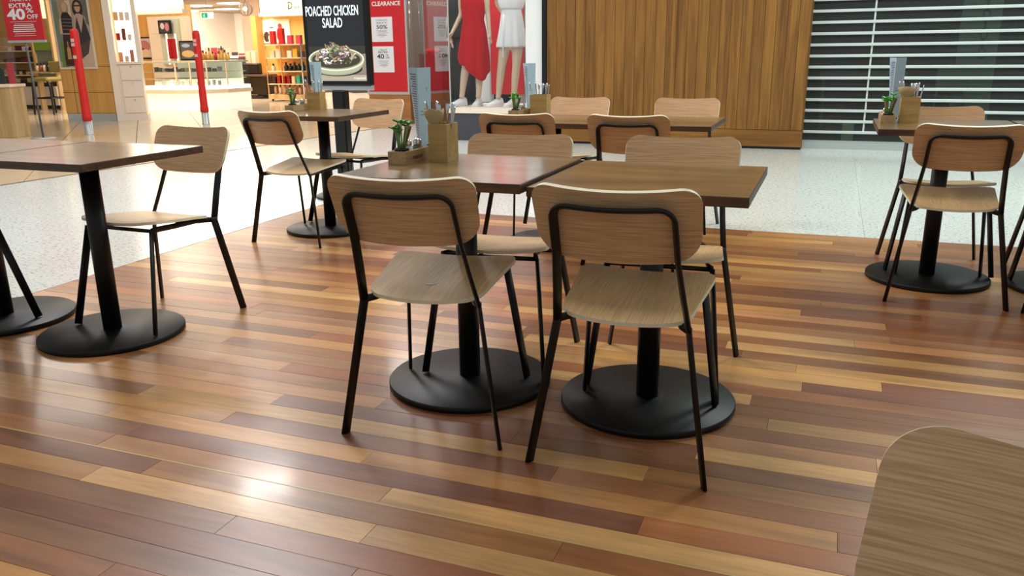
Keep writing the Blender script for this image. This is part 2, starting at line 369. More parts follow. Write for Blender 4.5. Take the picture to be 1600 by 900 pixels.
bt = struct(MB().prism([(-24, 4), (-7.0, 4), (-6.2, 30), (-24, 30)], -.09, -.045).build('floor', subfloor))
c45 = math.radians(-45.8); D1 = Vector((math.cos(c45), math.sin(c45))); D2 = Vector((-D1.y, D1.x)); q0 = Vector((-9.6, 9.54)); TS = .93; cnt = 0
for i in range(-16, 17):
    for j in range(-16, 17):
        a = q0 + D1 * (i * TS) + D2 * (j * TS); ctr = a + (D1 + D2) * TS / 2
        if not (-19 < ctr.x < -5.4 and 4.0 < ctr.y < 21) : continue
        if ctr.x < -14 and ctr.y < 9.5 or ctr.x < -10.5 and ctr.y < 6.5: continue
        g = .004; po = [a + D1 * g + D2 * g, a + D1 * (TS - g) + D2 * g, a + D1 * (TS - g) + D2 * (TS - g), a + D1 * g + D2 * (TS - g)]
        po = clip([tuple(q) for q in po], LA, LN)
        if len(po) > 2 and cnt < 295: MB().prism(po, -.03, 0).build('tile', beige_tile, bt); cnt += 1
s0 = LA - LD * 6; s1 = LB
struct(MB().prism([tuple(s0), tuple(s1), tuple(s1 - LN * .055), tuple(s0 - LN * .055)][::-1], -.03, .001).build('trim_1', brass))
struct(MB().prism([(DX0 - .006, DY0), (DX0 - .001, DY0), (DX0 - .001, DY1 + .006), (DX0 - .006, DY1 + .006)], -.03, .0012).build('trim_2', alu))

# ------------------------------------------------------------------ tables
def make_table():
    t = thing('cafe_table', 'x', 'table', (0, 0, 0)); S = .305
    o = MB(); o.mat(1).bevbox((-S, -S, .717), (S, S, .745), .0025)
    for i, f in enumerate(o.f):
        if all(o.v[k][2] > .7449 for k in f): o.m[i] = 0
    o.build('tabletop', [top_mat, top_edge], t)
    MB().box((-.1, -.1, .711), (.1, .1, .717)).box((-.1, -.02, .703), (.1, .02, .711)).box((-.02, -.1, .703), (.02, .1, .711)).build('mounting_plate', steel, t)
    MB().lathe([(.036, .022), (.036, .703)], n=32).build('pole', steel, t)
    MB().lathe([(.275, 0), (.28, .003), (.28, .019), (.277, .022), (.06, .0225), (.045, .026), (.037, .027)], n=72).build('base_disc', disc_mat, t)
    return t
TAB = [(-1.100, 2.440, .004, 'square walnut cafe table behind the front left chair, holding tray and cutlery box'),
       (-.483, 2.469, -.007, 'square walnut cafe table joined on the right, behind the front centre chair, bare top'),
       (-2.702, 2.416, 0, 'square walnut cafe table at left with its black pole and base disc in view'),
       (-3.322, 2.416, 0, 'square walnut cafe table cut by the left edge, joined behind the left table'),
       (.506, 4.391, 0, 'square walnut cafe table at right by the shutter, with tray and cutlery box'),
       (1.128, 4.391, 0, 'square walnut cafe table cut by the right edge, only its base disc showing'),
       (-2.993, 4.495, 0, 'square walnut cafe table beside the dark menu screen, with tray and cutlery box'),
       (-1.491, 4.602, -.018, 'square walnut cafe table in the middle back, holding a bright green plant'),
       (-.869, 4.602, -.018, 'square walnut cafe table in the back row right of the plant table, bare top')]
t0 = make_table(); TOPZ = []
for i, (x, y, dz, lab) in enumerate(TAB):
    o = t0 if i == 0 else dup(t0, (0, 0, 0), 0, lab)
    o['label'] = lab; o['group'] = 'square cafe tables'; o.location = (x, y, 0); TOPZ.append(.745 + dz)
    if dz:
        for ch in o.children:
            if ch.name.startswith('tabletop') or ch.name.startswith('mounting'): ch.location.z = dz

# ------------------------------------------------------------------ chairs
TILT = math.radians(23.3); UU = Vector((0, -math.sin(TILT), math.cos(TILT))); NN = Vector((0, math.cos(TILT), math.sin(TILT))); C0 = Vector((0, -.318, .697))
def sheet(mb, us, vs, P, N, th):
    """ply sheet: P(u,v) mid-surface, N(u,v) normal; faces slot 0, rim slot 1"""
    nu, nv = len(us), len(vs); A, Bk = [], []
    for v in vs:
        for u in us:
            p, n = P(u, v), N(u, v); A.append(p + n * th / 2); Bk.append(p - n * th / 2)
    fa = [(j * nu + i, j * nu + i + 1, (j + 1) * nu + i + 1, (j + 1) * nu + i) for j in range(nv - 1) for i in range(nu - 1)]
    mb.mat(0).add(A, fa, True); mb.add(Bk, [f[::-1] for f in fa], True)
    per = [i for i in range(nu)] + [j * nu + nu - 1 for j in range(1, nv)] + [(nv - 1) * nu + i for i in range(nu - 2, -1, -1)] + [j * nu for j in range(nv - 2, 0, -1)]
    ring = [A[i] for i in per]; rb = [Bk[i] for i in per]; k = len(per)
    mb.mat(1).add(ring + rb, [(i, k + i, k + (i + 1) % k, (i + 1) % k) for i in range(k)], True); mb.mat(0)
def rounded(vn, lo, hi, rlo, rhi):
    vs = []
    for i in range(9): vs.append(lo + rlo * (1 - math.cos(i / 8 * PI / 2)))
    for i in range(1, vn): vs.append(lo + rlo + (hi - rhi - lo - rlo) * i / vn)
    for i in range(9): vs.append(hi - rhi + rhi * math.sin(i / 8 * PI / 2))
    return vs
def inset(v, lo, hi, rlo, rhi):
    if v < lo + rlo: d = lo + rlo - v; return rlo - math.sqrt(max(0, rlo * rlo - d * d))
    if v > hi - rhi: d = v - hi + rhi; return rhi - math.sqrt(max(0, rhi * rhi - d * d))
    return 0
def bend(x): return .036 * (x / .208) ** 2
def make_chair(strips=False):
    t = thing('dining_chair', 'x', 'chair', (0, 0, 0))
    us = [-1 + i / 10 for i in range(21)]
    # backrest
    mb = MB(); vs = rounded(6, -.104, .102, .07, .05)
    def P(u, v):
        w = .208 - .006 * (.1 - v) / .2 - inset(v, -.104, .102, .07, .05); x = u * w; return C0 + Vector((x, 0, 0)) + UU * v + NN * bend(x)
    sheet(mb, us, vs, P, lambda u, v: (NN - Vector((.33 * u, 0, 0))).normalized(), .011)
    mb.build('backrest', [back_mat, rim_mat], t)
    # seat
    mb = MB(); vs = rounded(12, -.174, .176, .045, .05)
    def S(u, v):
        f = (v + .174) / .35; w = .172 + .034 * f - inset(v, -.174, .176, .045, .05) ; x = u * w
        q = 1 - (x / .2) ** 2
        y = v - .034 * q * max(0, 1 - f * 2.2) + .010 * q * max(0, f * 3 - 2)
        z = .442 + .03 * (f - .45) + .012 * max(0, f - .75) + .05 * max(0, .3 - f) ** 2 * -1 + .013 * (x / .19) ** 2 - .006
        return Vector((x, y, z))
    sheet(mb, us, vs, S, lambda u, v: Vector((-.13 * u, -.07, 1)).normalized(), .011)
    mb.build('seat', [seat_strip if strips else seat_mat, rim_mat], t)
    # back frame: flat tube rising from both junctions and over behind the backrest
    def Q(x, s, d=.0205): return C0 + Vector((x, 0, 0)) + UU * s + NN * (bend(x) - d)
    pts = []; ax = []
    J = Vector((-.175, -.198, .412))
    pts += [J, J.lerp(Q(-.150, -.09), .5), Q(-.152, -.09), Q(-.150, -.03), Q(-.148, .022)]; ax += [Vector((.42, .9, 0))] * 2
    ax += [Vector((.42, 0, 0)) + NN * .9] * 3
    for i in range(1, 7):
        a = i / 6 * PI / 2; pts.append(Q(-.148 + .04 * (1 - math.cos(a)), .022 + .04 * math.sin(a)))
        ax.append((Vector((math.cos(a), 0, 0)) - UU * math.sin(a)) * (.42 + .25 * i / 6) + NN * (.9 - .15 * i / 6))
    for x in (-.07, -.035, 0): pts.append(Q(x, .062)); ax.append(-UU * .67 + NN * .75)
    full = pts + [Vector((-p.x, p.y, p.z)) for p in pts[-2::-1]]
    fax = ax + [Vector((-a.x, a.y, a.z)) for a in ax[-2::-1]]
    MB().sweep(full, fax, .029, .0125, 14).build('back_frame', steel, t)
    for sx in (-1, 1):
        j = Vector((sx * .175, -.198, .412)); a = Vector((sx * .42, -.9, 0))
        MB().sweep([j + Vector((0, .001, .012)), j, j.lerp(Vector((sx * .241, -.248, 0)), .06), Vector((sx * .241, -.248, 0))], a, .031, .0125, 12).build('leg', steel, t)
        MB().sweep([Vector((sx * .170, .150, .432)), Vector((sx * .213, .240, .0265))], Vector((sx * .42, .9, 0)), .031, .0125, 12).build('leg', steel, t)
    m = MB()
    for sx in (-1, 1):
        m.sweep([(sx * .175, -.198, .414), (sx * .15, -.165, .416), (sx * .135, -.125, .418), (sx * .138, .0, .420), (sx * .150, .10, .427), (sx * .169, .148, .431)], (0, 0, 1), .024, .011, 8)
    m.sweep([(-.14, -.11, .415), (.14, -.11, .415)], (0, 0, 1), .016, .010, 8); m.sweep([(-.165, .14, .428), (.165, .14, .428)], (0, 0, 1), .016, .010, 8)
    m.build('seat_frame', steel, t)
    return t
CH = [(-1.084, 2.214, 7.2, 'pale wood cafe chair at front left seen from behind, striped seat'),
      (-.471, 2.208, 1.0, 'pale wood cafe chair at front centre right seen from behind, nearest whole chair'),
      (-1.072, 2.670, 186.5, 'cafe chair facing the camera across the table that holds tray and wooden box'),
      (-.487, 2.729, 182.0, 'cafe chair facing the camera across the bare joined walnut table'),
      (-2.666, 2.645, 178.3, 'cafe chair seen side on behind the left walnut table'),
      (-3.345, 2.188, 0, 'cafe chair cut by the left edge, only a seat corner and leg showing'),
      (-2.992, 4.265, -1.1, 'cafe chair left of centre seen from behind at the table by the menu screen'),
      (-2.966, 4.790, 174.3, 'cafe chair in front of the red clearance board, facing the camera'),
      (-1.535, 4.365, 1.7, 'cafe chair at the back left of the middle pair, black frame loop toward camera'),
      (-.942, 4.368, .9, 'cafe chair at the back right of the middle pair, black frame loop toward camera'),
      (-1.594, 5.169, 181.4, 'left one of two cafe chairs standing before the panelled wood wall'),
      (-.872, 5.166, 181.4, 'right one of two cafe chairs standing before the panelled wood wall'),
      (.533, 4.165, .9, 'cafe chair at right seen from behind, in front of the shutter side table'),
      (.558, 4.618, 184.0, 'cafe chair behind the right table, facing the camera with shutter behind'),
      (1.080, 4.160, 0, 'cafe chair cut by the right edge, near side, only its legs showing'),
      (1.164, 4.616, 180, 'cafe chair cut by the right edge, far side, only one leg showing'),
      (.123, .344, 155, 'cafe chair in the bottom right corner, huge pale backrest close to camera')]
ch0 = make_chair(); ch1 = make_chair(True)
for i, (x, y, a, lab) in enumerate(CH):
    o = ch1 if i == 0 else (ch0 if i == 1 else dup(ch0, (0, 0, 0), 0, lab))
    o['label'] = lab; o['group'] = 'bentwood cafe chairs'; o.location = (x, y, 0); o.rotation_euler = (0, 0, math.radians(a))
tag(MB().prism([(-1.095, 2.12), (-1.072, 2.126), (-1.065, 2.137), (-1.088, 2.131)], .4372, .4382).build('paper_scrap', plain('scrap_white', (240, 240, 238), .7)), 'tiny white paper scrap lying on the striped chair seat', 'paper')

# ------------------------------------------------------------------ table sets
def cutlery_handle(base, lean, az, ln, kind, lab, grp):
    d = Vector((math.sin(lean) * math.cos(az), math.sin(lean) * math.sin(az), math.cos(lean))); b = Vector(base); e = b + d * ln
    side = Vector((-math.sin(az), math.cos(az), 0)); m = MB()
    if kind == 'spoon':
        m.sweep([b, b + d * ln * .7, e - d * .04, e - d * .035, e - d * .02, e - d * .006, e], side, [.005, .005, .007, .016, .028, .02, .004], [.003, .003, .003, .004, .005, .004, .002], 10)
    elif kind == 'fork':
        m.sweep([b, b + d * ln * .8, e - d * .03, e - d * .02, e], side, [.005, .006, .010, .014, .015], [.003] * 5, 8)
    else:
        m.sweep([b, b + d * ln * .5, e - d * .01, e], side, [.007, .009, .013, .009], [.004, .004, .005, .003], 8)
    return tag(m.build(kind, chrome, origin=base), lab, kind, grp)
def cutlery_box(x, y, z, w, d, h, where, rz=0):
    t = thing('cutlery_box', 'square light bamboo cutlery box ' + where, 'box', (x, y, z)); q = .006
    for a, b in (((-w / 2, -d / 2, 0), (w / 2, -d / 2 + q, h)), ((-w / 2, d / 2 - q, 0), (w / 2, d / 2, h)), ((-w / 2, -d / 2 + q, 0), (-w / 2 + q, d / 2 - q, h)), ((w / 2 - q, -d / 2 + q, 0), (w / 2, d / 2 - q, h))):
        MB().box((x + a[0], y + a[1], z + a[2]), (x + b[0], y + b[1], z + b[2])).build('side_board', box_wood, t)
    MB().box((x - w / 2 + q, y - d / 2 + q, z), (x + w / 2 - q, y + d / 2 - q, z + .006)).build('bottom_board', box_wood, t)
    t.rotation_euler.z = rz
    return t
def menu(x, y, z, where, turn=0):
    """tall folded card, spine toward the room's middle: a straight rear panel and a front cover that flares open at the top"""
    t = thing('menu_card', 'tall pale blue folded menu card ' + where, 'menu', (x, y, z)); W, H = .099, .297
    az = math.atan2(y, x) + turn; o = Vector((x, y, z)); up = Vector((0, 0, H))
    def D(a): return Vector((math.cos(az + math.radians(a)), math.sin(az + math.radians(a)), 0)) * W
    for k, (db, dt) in enumerate((((D(-24)), D(-28)), (D(3), D(18)))):
        q = [o, o + db, o + dt + up, o + up]; N = (q[1] - q[0]).cross(q[3] - q[0]).normalized() * .0012
        def SP(u, vv, k_): return (q[0] * (1 - u) + q[1] * u) * (1 - vv) + (q[3] * (1 - u) + q[2] * u) * vv + N * k_
        m = MB(); m.loft([[SP(0, i / 14, 0), SP(.5, i / 14, 0), SP(1, i / 14, 0), SP(1, i / 14, 1), SP(.5, i / 14, 1), SP(0, i / 14, 1)] for i in range(15)], True, True, False)
        pn = m.build('panel', blue_card, t); p = MB()
        for s2 in (-.6, 1.6):
            for j in range(31 if k else 4):
                v = .08 + j * .028 if k else (.46, .5, .74, .76)[j]; u0 = .12; u1 = u0 + (random.uniform(.5, .78) if k else (.6, .25, .12, .12)[j]); dv = .013 if k else .006
                if not k and j > 1: u0, u1 = .6, .72
                def PT(u, vv): return (q[0] * (1 - u) + q[1] * u) * (1 - vv) + (q[3] * (1 - u) + q[2] * u) * vv + N * s2
                p.add([PT(u0, v), PT(u1, v), PT(u1, v + dv), PT(u0, v + dv)], [(0, 1, 2, 3)])
        p.build('printed_text', blue_shade, pn)
    return t
def tray(x, y, z, rz, where, w=.064, ln=.26, h=.042, word=None):
    t = thing('condiment_tray', 'low pale wooden condiment tray ' + where, 'tray', (x, y, z)); q = .009
    for a, b in (((-w / 2, 0, 0), (w / 2, q, h)), ((-w / 2, ln - q, 0), (w / 2, ln, h)), ((-w / 2, q, 0), (-w / 2 + q, ln - q, h)), ((w / 2 - q, q, 0), (w / 2, ln - q, h))):
        MB().box((x + a[0], y + a[1], z + a[2]), (x + b[0], y + b[1], z + b[2])).build('side_board', tray_wood, t)
    MB().box((x - w / 2 + q, y + q, z), (x + w / 2 - q, y + ln - q, z + .008)).build('bottom_board', tray_wood, t)
    if word: MB().text(word, (x + w / 2, y + .055, z + .012), (0, 1, 0), (0, 0, 1), .016, None, .01, .0006, 'L').build('burnt_lettering', plain('burnt_brown', (60, 40, 28), .7), t)
    t.rotation_euler.z = rz; return t
def pot_plant(x, y, z, r, h, leafm, where, n=7, hh=.085, seed=1):
    rd = random.Random(seed); t = thing('potted_plant', 'small succulent in a black pot ' + where, 'plant', (x, y, z))
    MB().lathe([(r * .8, 0), (r * .92, h * .6), (r, h * .8), (r * 1.08, h * .82), (r * 1.08, h), (r * .98, h), (r * .95, h * .85)], (x, y, z), 20).build('pot', pot_mat, t)
    MB().lathe([(r * .94, h * .80), (r * .94, h * .87)], (x, y, z), 16).build('soil', soil, t)
    for k in range(n):
        a = 2 * PI * k / n + rd.uniform(-.3, .3); l = hh * rd.uniform(.7, 1.1); sp = rd.uniform(.25, .95) * r
        b = Vector((x + math.cos(a) * r * .35, y + math.sin(a) * r * .35, z + h * .85)); e = b + Vector((math.cos(a) * sp, math.sin(a) * sp, l))
        st = MB().tube([b, b.lerp(e, .5) + Vector((0, 0, .006)), e], [.0035, .003, .002], 6).build('stem', stem_mat, t)
        m = MB()
        for q in range(4):
            aa = a + q * PI / 2; dd = Vector((math.cos(aa), math.sin(aa), .5)).normalized(); sd = Vector((-math.sin(aa), math.cos(aa), 0))
            m.sweep([e, e + dd * .008, e + dd * .018, e + dd * .024], sd, [.003, .012, .011, .002], [.003, .005, .005, .001], 8)
        m.build('leaf', leafm, st)
    return t
def shaker(x, y, z, fill, lab):
    t = thing('shaker', lab, 'shaker', (x, y, z), 'salt and pepper shakers')
    MB().lathe([(.016, 0), (.018, .004), (.018, .035), (.013, .045)], (x, y, z), 16).build('glass_body', fill, t)
    MB().lathe([(.0145, .045), (.0155, .047), (.015, .060), (.009, .066), (.003, .067)], (x, y, z), 16).build('lid', chrome, t)
    return t
def peg(x, y, z, lean, az, lab, grp):
    d = Vector((math.sin(lean) * math.cos(az), math.sin(lean) * math.sin(az), math.cos(lean))); b = Vector((x, y, z))
    return tag(MB().sweep([b, b + d * .05, b + d * .075, b + d * .085], Vector((math.cos(az + 1.2), math.sin(az + 1.2), 0)), [.007, .016, .026, .014], [.003] * 4, 8).build('wooden_peg', kraft, origin=(x, y, z)), lab, 'peg', grp)

SPOT = ('left rear one', 'middle rear one', 'innermost one', 'left front one', 'middle front one', 'right front one', 'right rear one')
PEGS = ('leftmost of three', 'middle of three', 'rightmost of three')
def table_set(tx, ty, z, near, bx, by, leaf, word, boxdim=(.072, .085, .125), mrz=0.0, mp=None, seed=3, napkin=True, pz=None):
    """tray running away from camera at (tx,ty), box at (bx,by)"""
    tray(tx, ty, z + .0003, 0, near, word=word)
    pot_plant(tx, ty + .040, z + .0085, .0225, .042, leaf, near, seed=seed)
    shaker(tx - .008, ty + .095, z + .008, salt, 'white salt shaker with chrome lid in the tray ' + near)
    shaker(tx + .008, ty + .138, z + .008, pepper, 'pepper shaker with chrome lid in the tray ' + near)
    for k in range(3): peg(tx + (-.012, .004, .012)[k], ty + (.040, .048, .036)[k], z + .042, (.1, .25, .35)[k], (2, 0, 1)[k], 'brown wooden peg, %s, in the pot %s' % (PEGS[k], near), 'pegs in the pot ' + near)
    mx, my = mp or (tx + .005, ty + .205)
    menu(mx, my, z + .009, 'standing in the tray ' + near)
    w, d, h = boxdim
    cutlery_box(bx, by, z, w, d, h, near)
    kinds = ['knife', 'fork', 'knife', 'spoon', 'fork', 'knife', 'spoon']
    for k in range(7):
        ox, oy = (-.2, .05, .2, -.25, .0, .28, .12)[k] * w, (.2, .25, .1, -.1, -.2, -.05, .3)[k] * d
        cutlery_handle((bx + ox, by + oy, z + .008), (.12, .06, .1, .2, .05, .16, .14)[k], (2.6, 1.5, .6, 3.3, 4.7, .1, 1.1)[k], (.19, .18, .185, .195, .18, .175, .182)[k], kinds[k],
                       'steel %s, %s, in the bamboo box %s' % (kinds[k], SPOT[k], near), '%s handles in the box %s' % (kinds[k], near))
    if napkin:
        b = Vector((bx - .012, by - .012, z + .06)); m = MB(); rings = []
        for q in range(6):
            f = q / 5; c = b + Vector((-.012 * f, -.006 * f, .11 * f)); r = .010 + .024 * f
            rings.append([c + Vector((r * math.cos(a) * (1.15 if q > 3 else 1), r * .55 * math.sin(a), .006 * math.sin(3 * a) * f)) for a in [2 * PI * j / 14 for j in range(14)]])
        m.loft(rings, True, True, True)
        tag(m.build('paper_pouch', paper, origin=b), 'brown paper pouch tucked in the bamboo box ' + near, 'paper pouch')
table_set(-1.332, 2.412, TOPZ[0], 'on the front left table', -1.232, 2.565, leaf_mat, 'roasted', (.070, .088, .125), math.radians(200), (-1.340, 2.60), 5)
table_set(-3.265, 4.53, TOPZ[6], 'on the table by the screen', -3.192, 4.735, leaf_mat, None, (.10, .07, .115), math.radians(200), (-3.235, 4.80), 8, False)
table_set(-1.75, 4.60, TOPZ[7], 'on the middle back table', -1.65, 4.80, bright_leaf, None, (.105, .08, .125), math.radians(190), (-1.735, 4.82), 4, False)
table_set(.255, 4.40, TOPZ[4], 'on the right table', .350, 4.500, bright_leaf, None, (.085, .09, .125), math.radians(150), (.275, 4.63), 9)

ORD = ['leftmost', 'second from left', 'third from left', 'fourth from left', 'fifth from left', 'sixth from left', 'seventh from left', 'eighth from left', 'ninth from left', 'tenth from left', 'eleventh from left', 'twelfth from left', 'thirteenth from left', 'fourteenth from left', 'fifteenth from left', 'sixteenth from left']
# ------------------------------------------------------------------ panelled wall, shutter
YW = 9.8; WX0, WX1 = -3.285, -.290
wall = struct(MB().box((WX0 + .004, YW + .02, 0.03), (WX1 - .004, YW + .55, 3.3)).build('wall_back', panel_mat))
x = WX0; k = 0
while x < WX1 - .02:
    w = min(.1195, WX1 - x)
    MB().bevbox((x + .0016, YW, .216), (x + w - .0016, YW + .02, 3.3), .0015).build('panel_board', panel_mat, wall); x += .1195
MB().box((WX0, YW - .002, .030), (WX1, YW + .02, .212)).build('skirting_board', panel_h, wall)
MB().box((WX1 - .004, YW + .001, .03), (WX1, YW + .55, 3.3)).build('end_board', panel_mat, wall)
struct(MB().box((WX0 + .01, YW + .03, 0), (WX1 - .01, YW + .5, .03)).build('baseboard_back', black))
# roller shutter
SY = 10.0
sh = thing('roller_shutter', 'silver roller shutter of horizontal bars closing the dark shop at right', 'shutter', (2.1, SY, 0))
MB().box((WX1, SY - .02, 0), (4.6, SY + .02, .086)).box((WX1, SY - .025, .086), (4.6, SY + .025, .094)).build('bottom_rail', alu, sh)
for k in range(27):
    z = .187 + .1175 * k
    MB().bevbox((WX1, SY - .012, z - .015), (4.6, SY + .012, z + .015), .004).build('bar', bar_alu, sh)
for lx in (.34, 1.98, 3.6): MB().box((lx - .009, SY + .008, .17), (lx + .009, SY + .014, 3.25)).build('link_strap', bar_alu, sh)
MB().box((WX1, SY + .016, .09), (4.6, SY + .02, 3.3)).build('clear_infill', infill, sh)
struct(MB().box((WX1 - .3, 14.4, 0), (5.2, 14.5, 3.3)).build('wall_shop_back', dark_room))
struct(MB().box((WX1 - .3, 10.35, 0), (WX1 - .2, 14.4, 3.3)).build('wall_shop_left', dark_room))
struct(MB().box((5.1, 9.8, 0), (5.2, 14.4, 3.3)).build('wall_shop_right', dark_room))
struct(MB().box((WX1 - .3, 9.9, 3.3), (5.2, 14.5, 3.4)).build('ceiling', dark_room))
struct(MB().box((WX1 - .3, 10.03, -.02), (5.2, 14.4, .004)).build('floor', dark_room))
p0 = V(1490, 120, 12.2); p1 = V(1552, 120, 12.2)
struct(MB().box((p0.x, 12.2, 0), (p1.x, 12.6, 3.3)).build('wall_shop_pier', dim_col))
q = V(1313, 222, 10.7); q1 = V(1332, 222, 10.7)
tag(MB().bevbox((q.x, 10.7, .004), (q1.x, 10.82, .22), .01).build('floor_post', plain('dull_olive', (130, 132, 96), .6)), 'short olive post on the dark shop floor, seen low through the shutter', 'post')
ch = thing('hanging_chain', 'dark chain hanging behind the shutter in front of the grey pier', 'chain', (V(1541, 0, 10.6).x, 10.6, 1.0))
cx = V(1541, 30, 10.6).x
for k in range(22):
    z = 1.02 + k * .1; a = k % 2 * PI / 2; pts = []
    for j in range(13):
        t = 2 * PI * j / 12; rx, rz = .03 * math.cos(t), .06 * math.sin(t); pts.append((cx + rx * math.cos(a), 10.6 + rx * math.sin(a), z + rz))
    MB().tube(pts, .007, 6).build('chain_link', black, ch)
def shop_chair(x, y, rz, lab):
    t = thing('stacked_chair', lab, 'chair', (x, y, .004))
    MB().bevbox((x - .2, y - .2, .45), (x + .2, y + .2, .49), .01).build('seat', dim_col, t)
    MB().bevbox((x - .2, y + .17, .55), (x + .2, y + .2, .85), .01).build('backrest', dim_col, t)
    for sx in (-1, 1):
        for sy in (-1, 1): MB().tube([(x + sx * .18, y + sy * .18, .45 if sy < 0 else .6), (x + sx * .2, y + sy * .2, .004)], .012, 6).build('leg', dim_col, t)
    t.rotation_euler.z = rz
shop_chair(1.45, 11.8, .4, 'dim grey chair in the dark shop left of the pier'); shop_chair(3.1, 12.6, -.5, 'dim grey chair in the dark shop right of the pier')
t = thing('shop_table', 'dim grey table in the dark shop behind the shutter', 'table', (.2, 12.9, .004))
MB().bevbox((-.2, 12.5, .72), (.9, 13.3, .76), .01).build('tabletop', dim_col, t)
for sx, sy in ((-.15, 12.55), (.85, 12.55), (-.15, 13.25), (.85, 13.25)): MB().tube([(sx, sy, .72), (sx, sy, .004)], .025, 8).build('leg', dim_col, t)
# ------------------------------------------------------------------ shopfront bay
struct(MB().box((-3.345, YW - .01, 0), (WX0 - .004, YW + .3, 3.3)).build('trim_3', black))
a = V(820, 100, YW + .05).x
struct(MB().bevbox((a + .02, YW + .02, 0), (-3.345, YW + .24, 3.3), .01).build('trim_4', white_paint))
m = MB().box((-4.62, YW + .02, 0), (a + .02, YW + .06, .345)).build('wall_window_plinth', dark_grey); struct(m)
st = MB(); st.box((-4.64, YW, .345), (a + .03, YW + 1.25, .40)); struct(st.build('trim_5', white_lam))
struct(MB().box((-4.60, YW + 1.15, 0), (a + .02, YW + 1.2, .345)).build('wall_window_plinth_back', dark_grey))
w1 = thing('window_1', None, None, (-4.1, YW + .03, .4)); w1['kind'] = 'structure'
MB().box((-4.60, YW + .03, .402), (a + .02, YW + .038, 3.3)).build('pane', pane_mat, w1)
PA, PB = Vector((-4.60, YW + .03)), Vector((-6.28, 12.10)); pd = (PB - PA).normalized(); pn_ = Vector((-pd.y, pd.x))
w2 = thing('window_2', None, None, (PA.x, PA.y, 0)); w2['kind'] = 'structure'
MB().prism([tuple(PA), tuple(PA + pn_ * -.01), tuple(PB + pn_ * -.01), tuple(PB)], .004, 3.3).build('pane', pane_mat, w2)
MB().box((-4.606, YW + .026, 0), (-4.594, YW + .042, 3.3)).build('glass_joint', alu, w2)
h = PA.lerp(PB, .93); MB().tube([(h.x - .05, h.y - .05, 1.45), (h.x - .05, h.y - .05, 1.85)], .012, 8).build('door_handle', chrome, w2)
MB().prism([tuple(PA + pd * .02), tuple(PB), tuple(PB - pn_ * .03), tuple(PA + pd * .02 - pn_ * .03)][::-1], 0, .05).build('bottom_rail', alu, w2)
# back of the shop interior
struct(MB().box((-8.2, 14.6, 0), (-3.2, 14.7, 3.3)).build('wall_boutique_back', plain('boutique_grey', (150, 146, 146), .6)))
struct(MB().box((-3.3, YW + .3, 0), (-3.2, 14.6, 3.3)).build('wall_boutique_right', white_paint))
g0, g1 = V(634, 100, 12.6), V(664, 100, 12.6)
struct(MB().box((g0.x - .3, 12.6, 0), (g1.x, 12.75, 3.3)).build('wall_grey_panel', grey_wall))
area('boutique_window_light', (-4.2, 10.3, 3.2), 1.0, 34, (1, .98, .96), (0, 0, 0), .6)

# red poster behind the mannequin in white
r0, r1 = V(765, 60, 11.0), V(818, 60, 11.0)
t = thing('red_poster', 'tall red poster hanging behind the mannequin in white', 'poster', (r0.x, 11.0, .402))
MB().box((r0.x, 11.0, .52), (r1.x, 11.012, 2.9)).build('board', red_card, t)
MB().text('SALE', ((r0.x * .6 + r1.x * .4), 10.999, .56), (1, 0, 0), (0, 0, 1), .03, None, .004).build('lettering', white_paint, t) if 0 else None
MB().box((r0.x - .01, 10.995, .40), (r0.x + .012, 11.015, 2.9)).build('pole', alu, t)
wp0, wp1 = V(742, 60, 11.2), V(766, 60, 11.2)
struct(MB().box((wp0.x, 11.2, .4), (wp1.x, 11.3, 3.3)).build('wall_white_pier', white_paint))
struct(MB().box((V(815, 0, 11.2).x, 11.05, .4), (a + .1, 11.1, 3.3)).build('wall_lilac_panel', plain('lilac_grey', (170, 160, 172), .6)))

